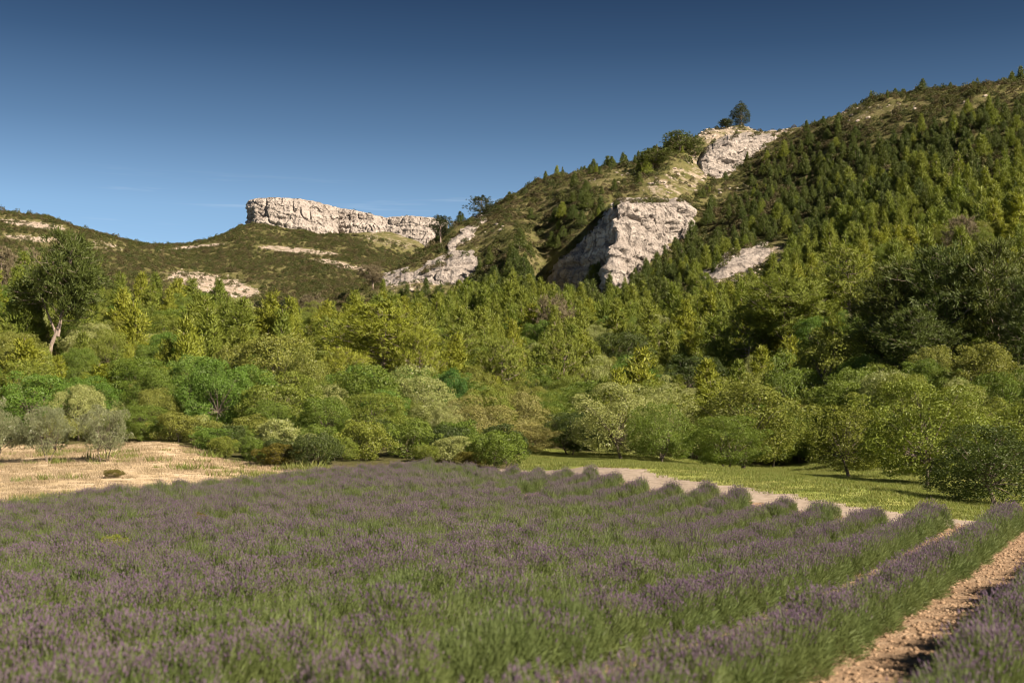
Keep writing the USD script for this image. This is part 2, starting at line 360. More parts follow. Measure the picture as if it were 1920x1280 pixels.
# one polar sheet, cut into the pieces of ground that it carries
th_in = np.linspace(-0.50, 0.50, 431)
th = np.concatenate([np.linspace(-math.pi, -0.50, 40)[:-1], th_in, np.linspace(0.50, math.pi, 40)[1:]])
rr = np.concatenate([np.geomspace(2.5, 95, 230)[:-1], np.geomspace(95, 900, 300)[:-1], np.geomspace(900, 6000, 16)])
TH, RR = np.meshgrid(th, rr, indexing='ij')
GX, GY = RR * np.sin(TH), RR * np.cos(TH)
GZ = H(GX, GY)
nt, nr = GX.shape
I, J = np.meshgrid(np.arange(nt - 1), np.arange(nr - 1), indexing='ij')
quads = np.stack([I * nr + J, (I + 1) * nr + J, (I + 1) * nr + J + 1, I * nr + J + 1], -1).reshape(-1, 4)[:, ::-1]
V = np.stack([GX, GY, GZ], -1).reshape(-1, 3)
mid = V[quads].mean(1)


def zone(X, Y):
    """0 hillside, 1 field, 2 path, 3 lawn, 4 dry grass"""
    p, t = pt(X, Y)
    r = np.hypot(X, Y)
    w = 0.35 * (meshkit.noise(np.stack([X / 1.3, Y / 1.3, 0 * X], -1), 4) - 0.5)
    te = tend(p)
    out = np.zeros(np.shape(X), int)
    u_ = X / np.maximum(Y, 1.0)
    out[(Y < np.interp(u_, [0, 0.12, 0.25, 0.33, 0.5], [96, 92, 88, 74, 66]) + 3 * w) & (Y > 0) & (X > 0.5 + w)] = 3
    out[(Y > 0) & (Y < np.interp(-u_, [0.13, 0.19, 0.215, 0.27, 0.33, 0.5], [59, 63, 66, 73, 77, 76]) + 3 * w) & (p < -31.0) & (u_ < -0.13)] = 4
    w2 = 1.6 * (meshkit.fbm(np.stack([X / 0.9, Y / 0.9, 0 * X], -1), 3, 14) - 0.5)
    out[(t < te + 3.3 + w2) & (p > -29.5)] = 2
    out[(t < te + 0.7 + w) & (p > -32.6 + w)] = 1
    out[(Y < 4) & (r < 60)] = 1
    return out


zn = zone(mid[:, 0], mid[:, 1])


def sub(mask):
    q = quads[mask]
    ids, inv = np.unique(q, return_inverse=True)
    return V[ids], inv.reshape(q.shape)


v, f = sub(zn == 0)
hp = obj('hillside', (v, f), M['hill'], smooth=True, kind='structure')
bare = bare_at(v[:, 0], v[:, 1], v[:, 2])
UsdGeom.PrimvarsAPI(hp).CreatePrimvar('bare', Sdf.ValueTypeNames.FloatArray, 'vertex').Set(Vt.FloatArray.FromNumpy(bare.astype(np.float32)))
v, f = sub(zn == 1)
ring = np.concatenate([[[0, 0, 0]], V[np.arange(nt) * nr]])
fan = np.stack([np.zeros(nt - 1, int), np.arange(1, nt) + 1, np.arange(1, nt)], -1)
ff = np.vstack([f[:, [0, 1, 2]], f[:, [0, 2, 3]]])
obj('field', cat_meshes([(v, ff), (ring, fan)]), M['soil'], smooth=True, kind='structure')
obj('path', sub(zn == 2), M['gravel'], smooth=True, kind='structure')
obj('lawn', sub(zn == 3), M['lawn'], smooth=True, kind='structure')
obj('dry_grass_bank', sub(zn == 4), M['dry'], smooth=True, kind='structure')


# ------------------------------------------------------------------ cliffs
def cliff(name, top, bot, back, label, ns=180, nt_=70, nb=12, rough=1.0, seed=0, slope=0.25, below=0.35):
    T, Bm = np.array([P(*q) for q in top]), np.array([P(*q) for q in bot])
    L = np.concatenate([[0], np.cumsum(np.linalg.norm(np.diff(T[:, :2] + Bm[:, :2], axis=0), axis=1))])
    s = np.linspace(0, L[-1], ns)

    def rs(Q):
        return np.stack([np.interp(s, L, Q[:, k]) for k in range(3)], -1)
    T, Bm = rs(T), rs(Bm)
    k = np.ones(9) / 9
    tan = np.gradient((T + Bm)[:, :2], axis=0)
    tan = np.stack([np.convolve(np.pad(tan[:, i], 4, 'edge'), k, 'valid') for i in range(2)], -1)
    nrm = np.stack([tan[:, 1], -tan[:, 0]], -1)
    nrm /= np.linalg.norm(nrm, axis=1, keepdims=True)
    t = np.linspace(-below, 1, nt_)
    F = Bm[:, None] + (T - Bm)[:, None] * t[None, :, None]
    top_s = T + (T - Bm) * 0
    h = np.linalg.norm(T - Bm, axis=1)[:, None]
    q = np.concatenate([F[..., :2], F[..., 2:]], -1)
    n = lambda sc, sd, o=3: meshkit.fbm(q / np.asarray(sc, float), o, seed + sd) - 0.5
    warp = n((14, 14, 14), 1) * 4
    zz = q[..., 2] + warp + 0.12 * q[..., 0]
    strat = meshkit.noise(np.stack([0 * zz, 0 * zz, zz / 2.6], -1), seed + 7) - 0.5
    strat2 = np.floor(meshkit.noise(np.stack([q[..., 0] / 9, q[..., 1] / 9, zz / 1.1], -1), seed + 9) * 5) / 5 - 0.4
    big = n((11, 11, 22), 2) * 4.0
    col = n((3.0, 3.0, 14), 3) * 3.2
    crack = -2.6 * np.clip(1 - np.abs(n((5, 5, 22), 4, 2)) / 0.035, 0, 1)
    fine = n((1.3, 1.3, 0.9), 5) * 1.3
    hole = -1.2 * np.clip((n((2.2, 2.2, 1.6), 6, 2) - 0.13) / 0.1, 0, 1)
    d = (big + col + crack + fine + hole + strat * 2.4 + strat2 * 1.9) * rough
    d = d - 1.1 * rough * np.clip((t - 0.9) / 0.1, 0, 1)[None] ** 2
    e = np.clip(np.minimum(np.arange(ns), np.arange(ns)[::-1]) / (0.07 * ns), 0, 1)[:, None]
    d = d * (0.3 + 0.7 * e) - (1 - e) * 5.0 * min(1, rough + .2)
    F[..., 0] += nrm[:, None, 0] * d
    F[..., 1] += nrm[:, None, 1] * d
    F[..., 2] += n((2.5, 2.5, 3), 8) * 0.9 * rough * np.clip(h / 8, 0.2, 1)
    b = np.linspace(0, 1, nb + 1)[1:]
    Tp = F[:, -1:, :] + 0 * b[None, :, None]
    Tp[..., 1] += back * b[None]
    Tp[..., 0] += back * b[None] * (F[:, -1:, 0] / F[:, -1:, 1])
    Tp[..., 2] += back * slope * b[None] - 0.0
    Tp[..., 2] += (meshkit.fbm(Tp / 3.0, 3, seed + 20) - 0.5) * 1.5 * rough
    Bk = Tp[:, -1:, :].copy()
    Bk[..., 2] = F[:, :1, 2]
    G = np.concatenate([F, Tp, Bk], 1)
    m = G.shape[1]
    i, j = np.meshgrid(np.arange(ns - 1), np.arange(m), indexing='ij')
    qd = np.stack([i * m + j, (i + 1) * m + j, (i + 1) * m + (j + 1) % m, i * m + (j + 1) % m], -1).reshape(-1, 4)
    f = np.vstack([qd[:, [0, 1, 2]], qd[:, [0, 2, 3]]])
    caps = []
    for a, flip in ((0, False), (ns - 1, True)):
        for j in range(1, m - 1):
            tri = [a * m, a * m + j + 1, a * m + j]
            caps.append(tri[::-1] if flip else tri)
    obj(name, (G.reshape(-1, 3), np.vstack([f, np.array(caps)])), M['rock'], smooth=35, kind='structure', label=label, cat='cliff')
    return Tp


CL = []
CL.append(cliff('cliff', [(460, 382, 662), (464, 374, 652), (478, 370, 646), (510, 369, 643), (560, 371, 645), (600, 378, 650), (645, 391, 662)],
      [(460, 424, 658), (465, 425, 648), (482, 424, 640), (530, 429, 637), (580, 436, 637), (612, 436, 643), (645, 432, 657)], 60,
      'big pale limestone cap rock with an overhanging left end on the far hilltop', 240, 64, 12, 0.62, 11, 0.02))
CL.append(cliff('cliff', [(612, 386, 680), (660, 393, 672), (700, 402, 667), (740, 411, 672)], [(612, 418, 676), (660, 428, 664), (700, 438, 657), (740, 442, 664)], 50,
      'lower sloping limestone cliff between the notch and the right end of the far hilltop', 120, 44, 10, 0.5, 21, 0.02))
CL.append(cliff('cliff', [(690, 412, 680), (735, 406, 668), (770, 404, 663), (805, 407, 662), (850, 415, 675)], [(690, 430, 674), (735, 444, 657), (770, 456, 648), (800, 464, 643), (850, 452, 662)], 50,
      'right end of the far hilltop cliffs, half hidden by a lone pine', 150, 50, 10, 0.6, 31, 0.02))
CL.append(cliff('cliff', [(1000, 540, 318), (1045, 490, 312), (1095, 445, 306), (1135, 405, 299), (1157, 386, 291), (1170, 382, 291), (1215, 383, 300), (1262, 380, 312), (1316, 386, 328)],
      [(1000, 562, 312), (1045, 556, 305), (1090, 556, 296), (1120, 556, 287), (1136, 552, 281), (1150, 545, 282), (1190, 520, 291), (1250, 474, 306), (1312, 425, 324)], 32,
      'great pale limestone wall with a shaded left side halfway up the near hill', 260, 110, 14, 0.62, 41, 0.25, 0.2))
CL.append(cliff('cliff', [(1296, 318, 376), (1325, 288, 379), (1362, 266, 384), (1415, 258, 390), (1460, 258, 394), (1500, 248, 400)], [(1300, 350, 369), (1340, 356, 365), (1385, 340, 370), (1420, 318, 378), (1460, 294, 386), (1500, 270, 394)], 24,
      'rounded limestone face below the lone ridge pine', 170, 60, 8, 0.75, 51, 0.35))
CL.append(cliff('cliff', [(832, 488, 336), (850, 455, 342), (880, 428, 350), (925, 411, 360)], [(845, 506, 328), (868, 490, 333), (900, 462, 342), (930, 432, 354)], 16,
      'slanting pale rock slab on the left shoulder of the near hill', 100, 36, 8, 0.4, 61, 0.35))
CL.append(cliff('cliff', [(700, 540, 314), (760, 524, 312), (815, 508, 313), (850, 492, 316), (912, 484, 320)], [(700, 556, 308), (760, 556, 303), (815, 560, 301), (855, 560, 300), (912, 535, 309)], 16,
      'low broken rock ledge at the foot of the left shoulder', 160, 40, 8, 0.6, 71, 0.35))
CL.append(cliff('cliff', [(1333, 530, 257), (1360, 500, 261), (1400, 484, 267), (1445, 472, 273), (1492, 474, 281)], [(1338, 590, 244), (1365, 570, 247), (1400, 530, 256), (1445, 500, 266), (1490, 488, 276)], 14,
      'pale rock outcrop on the slope right of the great limestone wall', 120, 44, 8, 0.45, 81, 0.35))


# ------------------------------------------------------------------ plant geometry
def unit(v):
    return v / np.maximum(np.linalg.norm(v, axis=-1, keepdims=True), 1e-9)


def rand_dir(rng, n):
    return unit(rng.normal(size=(n, 3)))


def frame(d, rng):
    a = unit(np.cross(d, rand_dir(rng, len(d))))
    return a, np.cross(d, a)


def cards(c, nrm, size, rng, jit=0.7, asp=0.6):
    """one bent diamond of two triangles per leaf spray"""
    n = len(c)
    nrm = unit(nrm + jit * rng.normal(size=(n, 3)))
    a, b = frame(nrm, rng)
    L = (size * rng.uniform(0.7, 1.3, n))[:, None]
    W = L * asp
    bend = 0.25 * L * nrm
    v = np.stack([c - a * L * .5, c + b * W * .5 + bend, c + a * L * .5, c - b * W * .5 + bend], 1).reshape(-1, 3)
    i = np.arange(n)[:, None] * 4
    f = np.concatenate([i + [0, 1, 2], i + [0, 2, 3]], 0).reshape(-1, 3)
    return v, f


def blades(c, d, length, width, rng, out=None):
    """one thin triangle per needle bunch, from c along d, its flat side towards out"""
    if out is None:
        a, _ = frame(d, rng)
    else:
        a = unit(np.cross(out + 0.25 * rng.normal(size=c.shape), d))
    L = (length * rng.uniform(0.7, 1.25, len(c)))[:, None]
    v = np.stack([c - a * width * .5, c + d * L, c + a * width * .5], 1).reshape(-1, 3)
    return v, np.arange(len(v)).reshape(-1, 3)


def tube(pts, radii, sides=5):
    p = np.asarray(pts, float)
    r = np.broadcast_to(radii, (len(p),)).astype(float)
    t = unit(np.gradient(p, axis=0))
    a = unit(np.cross(t, np.where(np.abs(t[:, :1]) < 0.9, [[1.0, 0, 0]], [[0, 1.0, 0]])))
    b = np.cross(t, a)
    ang = np.arange(sides) * 2 * np.pi / sides
    v = (p[:, None] + r[:, None, None] * (np.cos(ang)[None, :, None] * a[:, None] + np.sin(ang)[None, :, None] * b[:, None])).reshape(-1, 3)
    i, j = np.meshgrid(np.arange(len(p) - 1), np.arange(sides), indexing='ij')
    q = np.stack([i * sides + j, i * sides + (j + 1) % sides, (i + 1) * sides + (j + 1) % sides, (i + 1) * sides + j], -1).reshape(-1, 4)
    return v, np.vstack([q[:, [0, 1, 2]], q[:, [0, 2, 3]]])


def curve(a, b, bow, n=5):
    s = np.linspace(0, 1, n)[:, None]
    return a + (b - a) * s + np.asarray(bow) * (4 * s * (1 - s))


def make_oak(seed, h=5.0, w=4.8, nb=36, nl=6500, leafs=0.16, trunk=0.17, stems=1, low=0.12, lump=1.0, jit=0.36, spread=0.0, asp=0.62):
    rng = np.random.default_rng(seed)
    cz, az = h * (0.5 + low / 2), h * (0.5 - low / 2)
    d = rand_dir(rng, nb)
    br = w * (0.075 + 0.125 * rng.uniform(0, 1, nb) ** 1.3) * lump
    ex = np.where(d[:, 2] > 0, 2.0, 3.2)
    hr = (1 - np.abs(d[:, 2]) ** ex) ** (1 / ex) / np.maximum(np.hypot(d[:, 0], d[:, 1]), 1e-3)
    d[:, 0] *= hr; d[:, 1] *= hr
    k = rng.uniform(0.4, 1.18, nb) ** 0.5
    az_ = np.arctan2(d[:, 1], d[:, 0])
    lop = 1 + 0.20 * np.sin(az_ * 2 + rng.uniform(0, 6)) + 0.16 * np.sin(az_ * 3 + d[:, 2] * 3 + rng.uniform(0, 6)) + 0.12 * rng.normal(size=nb)
    c = np.stack([d[:, 0] * (w / 2 - br) * k * lop, d[:, 1] * (w / 2 - br) * k * lop, cz + d[:, 2] * (az - br) * np.where(d[:, 2] > 0, k * (1 + 0.14 * rng.normal(size=nb)), 1)], -1)
    c[:, 2] = np.maximum(c[:, 2], low * h + br * 0.7)
    which = rng.choice(nb, nl, p=br ** 2 / (br ** 2).sum())
    dd = rand_dir(rng, nl)
    dd = unit(dd + 0.42 * unit(c[which] - [0, 0, cz * 0.8]) + [0, 0, 0.18])
    rad = br[which] * (rng.uniform(0.72, 1.08, nl) + (rng.uniform(0, 1, nl) < 0.07) * rng.uniform(0, 0.55, nl))
    pos = c[which] + dd * rad[:, None] * np.array([1, 1, 0.8])
    dist = np.linalg.norm(pos[:, None, :] - c[None], axis=2) / br[None]
    dist[np.arange(nl), which] = 9
    keep = dist.min(1) > 0.62
    pos, dd = pos[keep], dd[keep]
    lv = cards(pos, dd, leafs, rng, jit, asp)
    parts = []
    for s in range(stems):
        base = np.array([0, 0, -0.3]) + (np.array([math.cos(s * 2.4 + seed), math.sin(s * 2.4 + seed), 0]) * 0.12 * (stems > 1))
        fork = np.array([rng.normal() * .08 * w, rng.normal() * .08 * w, h * (trunk + 0.16)])
        if stems > 1:
            fork = np.array([math.cos(s * 2.4 + seed) * w * .13, math.sin(s * 2.4 + seed) * w * .13, h * (trunk + 0.12)])
        r0 = 0.016 * h / (stems ** 0.35)
        parts.append(tube(curve(base, fork, [0.05 * rng.normal() * h * .3, 0.02 * h * rng.normal(), 0], 6), np.linspace(r0 * 1.25, r0 * 0.75, 6), 7))
        for q in rng.choice(nb, max(3, int(nb * 0.55 / stems)), replace=False):
            parts.append(tube(curve(fork, c[q], [0, 0, 0.03 * h], 5), np.linspace(r0 * 0.5, 0.008, 5), 4))
    return {'trunk': cat_meshes(parts), 'crown': lv}


def make_pine(seed, h=10.0, w=7.0, nbr=42, per=16, nblade=13, bl=0.30, bw=0.06, clear=0.22, lean=0.06, shape='round', gap=0.0):
    rng = np.random.default_rng(seed)
    s = np.linspace(0, 1, 10)
    la = rng.uniform(0, 6.28)
    off = lean * h * (s ** 1.5 + 0.35 * np.sin(s * 5 + seed) * s)
    tp = np.stack([off * math.cos(la), off * math.sin(la), s * h * 0.93 - 0.4], -1)
    r0 = 0.019 * h
    parts = [tube(tp, r0 * (1.12 - s * 1.02), 7)]
    tc, td = [], []
    for k in range(nbr):
        a = clear + (0.97 - clear) * ((k + rng.uniform(0, 1)) / nbr)
        y = (a - clear) / (1 - clear)
        if shape == 'round':
            R = w / 2 * (math.sin(math.pi * min(1, 0.16 + 0.80 * y)) ** 0.7)
        elif shape == 'umbrella':
            R = w / 2 * (0.35 + 0.65 * math.sin(math.pi * (0.1 + 0.85 * y)))
        else:
            R = w / 2 * (1.05 - y) ** 0.85
        R *= rng.uniform(0.6, 1.12)
        phi = k * 2.399 + rng.normal() * 0.35
        base = np.array([np.interp(a * 0.98, s, tp[:, i]) for i in range(3)])
        up = {'round': 0.45, 'umbrella': 0.25, 'cone': 0.5}[shape] * R * rng.uniform(0.5, 1.2)
        end = base + np.array([math.cos(phi) * R, math.sin(phi) * R, up])
        cv = curve(base, end, [0, 0, -0.10 * R], 6)
        parts.append(tube(cv, np.linspace(r0 * 0.34 * (1.1 - 0.7 * a), 0.010, 6), 4))
        m = max(3, int(per * R / (w / 2)))
        if rng.uniform() < gap:
            m = max(2, m // 3)
        ss = rng.uniform(0.42, 1.03, m) ** 0.8
        c = np.stack([np.interp(ss, np.linspace(0, 1, 6), cv[:, i]) for i in range(3)], -1)
        side = rng.normal(size=(m, 3)) * np.array([1, 1, 0.45]) * (0.17 * R + 0.12)
        c2 = c + side + [0, 0, 0.06 * R]
        for q in range(0, m, 3):
            parts.append(tube(np.stack([c[q], c2[q]]), [0.018, 0.008], 3))
        tc.append(c2)
        td.append(unit(unit(end - base)[None] * 0.5 + side * 0.6 + [0, 0, 0.75]))
    tc, td = np.vstack(tc), np.vstack(td)
    n = len(tc)
    c = np.repeat(tc, nblade, 0) + rng.normal(size=(n * nblade, 3)) * bl * 0.38
    d = unit(np.repeat(td, nblade, 0) + rng.normal(size=(n * nblade, 3)) * 0.55)
    ctr = np.stack([np.interp(c[:, 2], tp[:, 2], tp[:, k]) for k in (0, 1)] + [c[:, 2] * 0.75 + 0.1 * h], -1)
    return {'trunk': cat_meshes(parts), 'crown': blades(c, d, bl, bw, rng, unit(unit(c - ctr) + [0, 0, 0.25] + 0.6 * unit(rng.normal(size=(n, 3)))[np.repeat(np.arange(n), nblade)] ))}


def forked_pine(seed):
    a = make_pine(seed + 1, 8.2, 6.4, 50, 28, 15, 0.40, 0.085, clear=0.16, lean=0.05, gap=0.4)
    b = make_pine(seed + 2, 5.6, 3.6, 22, 16, 15, 0.38, 0.085, clear=0.5, lean=0.1, gap=0.5)
    c = make_pine(seed + 5, 4.6, 4.6, 24, 22, 15, 0.40, 0.085, clear=0.2, lean=0.1, gap=0.4)

    def moved(m, dx, dz, tilt):
        out = {}
        for k_, (v, f) in m.items():
            r = trimesh.transformations.rotation_matrix(tilt, [0, 1, 0])[:3, :3]
            out[k_] = (v @ r.T + [dx, 0, dz], f)
        return out
    a, b, c = moved(a, 0.75, 2.6, 0.16), moved(b, 0.35, 2.6, -0.55), moved(c, 1.5, 4.2, 0.75)
    low = tube([[-0.25, 0, -0.5], [-0.1, 0, 0.6], [0.1, 0, 1.6], [0.5, 0, 2.4], [0.85, 0, 3.2]], [0.23, 0.20, 0.18, 0.17, 0.14], 8)
    return {'trunk': cat_meshes([low, a['trunk'], b['trunk'], c['trunk']]), 'crown': cat_meshes([a['crown'], b['crown'], c['crown']])}


def make_young(seed, h=5.0, w=2.2, ntuft=120, nblade=9, bl=0.40, bw=0.095):
    rng = np.random.default_rng(seed)
    y = 1 - rng.uniform(0, 1, ntuft) ** 0.62
    y = 0.06 + 0.94 * y
    R = w / 2 * (1.02 - y) ** 0.8 * rng.uniform(0.35, 1.1, ntuft)
    ph = rng.uniform(0, 6.28, ntuft)
    tc = np.stack([np.cos(ph) * R, np.sin(ph) * R, y * h * 0.93], -1)
    td = unit(np.stack([np.cos(ph) * 0.5, np.sin(ph) * 0.5, np.full(ntuft, 0.9)], -1))
    c = np.repeat(tc, nblade, 0) + rng.normal(size=(ntuft * nblade, 3)) * 0.13
    d = unit(np.repeat(td, nblade, 0) + rng.normal(size=(ntuft * nblade, 3)) * 0.38)
    tr = [tube([[0, 0, -0.5], [0.03, 0, h * .5], [0, 0, h * .95]], [0.08, 0.05, 0.01], 5)]
    return {'trunk': cat_meshes(tr), 'crown': blades(c, d, bl, bw, rng, unit(np.repeat(np.stack([np.cos(ph), np.sin(ph), np.full(ntuft, 0.35)], -1), nblade, 0) + rng.normal(size=(ntuft * nblade, 3)) * 0.3))}


def make_shrub(seed, w=1.6, h=1.1, n=130, s=0.26):
    rng = np.random.default_rng(seed)
    d = rand_dir(rng, n)
    d[:, 2] = np.abs(d[:, 2])
    lump = 0.75 + 0.5 * meshkit.noise(d * 2.1 + seed, seed)
    pos = d * np.array([w / 2, w / 2, h]) * (lump * rng.uniform(0.75, 1.05, n))[:, None]
    return cards(pos, d, s, rng, 0.4, 0.7)


def make_broom(seed, w=1.8, h=1.3, n=1500):
    rng = np.random.default_rng(seed)
    b = np.stack([rng.normal(size=n) * w * .16, rng.normal(size=n) * w * .16, rng.uniform(0, h * .45, n)], -1)
    d = unit(np.stack([b[:, 0] * 2.2 / w, b[:, 1] * 2.2 / w, np.full(n, 0.9)], -1) + rng.normal(size=(n, 3)) * 0.25)
    return blades(b, d, h * 0.55, 0.05, rng)


def make_grass(seed, w=0.5, n=70, h=0.14, bw=0.018):
    rng = np.random.default_rng(seed)
    c = np.stack([rng.uniform(-w, w, n), rng.uniform(-w, w, n), np.full(n, -0.02)], -1)
    d = unit(np.stack([rng.normal(size=n) * .5, rng.normal(size=n) * .5, np.ones(n)], -1))
    return blades(c, d, h, bw, rng)


# ------------------------------------------------------------------ classes that the copies refer to
stage.CreateClassPrim('/World/prototypes')
FORMS = {}


def form(kind, k):
    key = (kind, k)
    if key not in FORMS:
        s = 100 + 17 * k
        FORMS[key] = {
            'oak': lambda: (make_oak(s, 5.0, 4.8, 62 + 8 * (k % 4), 17000, 0.125, low=0.02), 5.0, 4.8),
            'lawn_oak': lambda: (make_oak(s + 3, 4.5, 4.2, 60 + 8 * (k % 3), 19000, 0.098, trunk=0.08, stems=1 + k % 2, low=0.03), 4.5, 4.2),
            'bush': lambda: (make_oak(s + 5, 2.2, 2.6, 38, 6500, 0.095, trunk=0.02, stems=3, low=0.0), 2.2, 2.6),
            'olive': lambda: (make_oak(s + 7, 3.0, 3.4, 70, 11000, 0.10, trunk=0.08, stems=3, low=0.13, lump=0.75, jit=1.4, asp=0.32), 3.0, 3.4),
            'pine': lambda: (make_pine(s, 10, 7.5, 52, 24, 18, 0.36, 0.10, shape='round', clear=0.10, lean=0.07, gap=0.4), 10.0, 7.5),
            'big_pine': lambda: (make_pine(s + 6, 14, 8.5, 76, 34, 16, 0.42, 0.10, shape='round', clear=[0.08, 0.12, 0.36, 0.06, 0.36][k % 5], lean=0.06, gap=0.05 if k == 4 else 0.2), 14.0, 8.5),
            'forked_pine': lambda: (forked_pine(s), 10.6, 7.6),
            'tall_pine': lambda: (make_pine(s + 1, 12, 6.5, 44, 24, 18, 0.38, 0.11, shape='round', clear=0.42 if k == 0 else 0.30, lean=0.12, gap=0.5), 12.0, 6.5),
            'cone_pine': lambda: (make_pine(s + 2, 7, 3.1, 48, 18, 14, 0.36, 0.09, shape='cone', clear=0.05, lean=0.03), 7.0, 3.6),
            'umbrella_pine': lambda: (make_pine(s + 4, 8, 8.0, 40, 26, 16, 0.45, 0.14, shape='umbrella', clear=0.28, lean=0.05), 8.0, 8.0),
            'young_pine': lambda: (make_young(s, 5.0, [1.7, 2.0, 2.4, 2.8, 3.6, 4.2][k % 6], [170, 190, 220, 240, 290, 340][k % 6]), 5.0, 2.2),
            'broom': lambda: ({'stems': make_broom(s)}, 1.3, 1.8),
        }[kind]()
    return FORMS[key]


PROTO = {}


def proto(kind, k, pal):
    key = f'{kind}_{k}_{pal}'
    if key not in PROTO:
        parts, h, w = form(kind, k)
        path = f'/World/prototypes/{key}'
        UsdGeom.Xform.Define(stage, path)
        bark = M['pine_bark'] if 'pine' in kind else M['bark']
        for pn, vf in parts.items():
            usdkit.mesh(stage, f'{path}/{pn}', vf, bark if pn == 'trunk' else PAL[pal])
        PROTO[key] = (path, h, w)
    return PROTO[key]


HEIGHTS = []
PLACED = []


def plant(name, kind, k, pal, px, top, Y, wpx, label, cat='tree', group=None, rz=None, tilt=0.0, zoff=0.0):
    """a tree whose top shows at (px, top) when it stands Y metres off; wpx is its width in the photograph"""
    path, h0, w0 = proto(kind, k, pal)
    tpt = P(px, top, Y)
    z = float(H(tpt[0], tpt[1])) + zoff
    hh = tpt[2] - z
    ww = wpx / FPX * Y
    HEIGHTS.append((name, px, top, Y, round(hh, 1), round(ww, 1)))
    hh = max(hh, 0.4)
    PLACED.append((tpt[0], tpt[1], ww / 2))
    rz = (px * 37 + top * 11) % 360 if rz is None else rz
    return thing(name, (tpt[0], tpt[1], z), rz, (ww / w0, ww / w0, hh / h0), label, cat, group, ref=path, tilt=tilt)


exec_trees = True
# --- oaks on the lawn, right of the field
lawn_oaks = [
    ('lawn_oak', 0, 'oak_dark', 1862, 795, 49, 215, 'dark broad oak touching the lavender at the right edge of the lawn'),
    ('lawn_oak', 1, 'oak_olive', 1725, 698, 61, 190, 'tallest lawn oak, olive green with a double trunk and long shadow'),
    ('lawn_oak', 2, 'oak_olive', 1590, 750, 67, 145, 'round oak on a short forked trunk in the middle of the sunny lawn'),
    ('lawn_oak', 3, 'oak_green', 1365, 772, 71, 125, 'small oak with a pointed top at the left end of the sunny lawn'),
    ('lawn_oak', 4, 'oak_brown', 1385, 706, 80, 185, 'wide brownish oak behind the small pointed one'),
    ('lawn_oak', 5, 'oak_green', 1238, 742, 75, 110, 'slim oak with a pale bare trunk beside the gravel path'),
    ('lawn_oak', 0, 'oak_pale', 1165, 716, 83, 150, 'whitish oak with a leaning trunk left of the pale trunked oak'),
    ('lawn_oak', 2, 'oak_pale', 1240, 718, 87, 120, 'pale topped oak just behind the oak with the pale bare trunk'),
    ('lawn_oak', 1, 'oak_dark', 1070, 765, 88, 95, 'dark shaded oak where the gravel path begins'),
    ('lawn_oak', 3, 'oak_tan', 982, 788, 85, 110, 'low tan grey tree at the back corner of the field'),
    ('lawn_oak', 4, 'oak_green', 1495, 752, 90, 90, 'dark green oak in the gap behind the sunny lawn'),
    ('lawn_oak', 5, 'oak_olive', 1905, 735, 66, 150, 'olive oak cut by the right edge behind the dark broad oak'),
    ('lawn_oak', 0, 'oak_olive', 1800, 722, 72, 130, 'oak filling the space right of the tallest lawn oak'),
    ('lawn_oak', 2, 'oak_green', 1660, 770, 78, 90, 'low green oak tucked behind the round lawn oak'),
    ('lawn_oak', 4, 'oak_olive', 1445, 765, 88, 90, 'oak standing between the brownish oak and the gap in the trees'),
    ('lawn_oak', 5, 'oak_rust', 1500, 748, 98, 70, 'reddish leaved small tree showing above the gap oak'),
]
for kind, k, pal, px, top, Y, w, lab in lawn_oaks:
    plant('oak_tree', kind, k, pal, px, top, Y, w * 1.2, lab)

# --- olives on the dry bank
for k, px, top, Y, w, lab in [(0, 197, 752, 60, 96, 'silvery olive tree on the right end of the dry grass bank'),
                              (1, 95, 756, 61, 96, 'middle silvery olive tree with a dark forked trunk on the dry bank'),
                              (2, -8, 745, 61, 112, 'silvery olive tree cut by the left edge of the picture')]:
    plant('olive_tree', 'olive', k, 'olive', px, top, Y, w, lab)

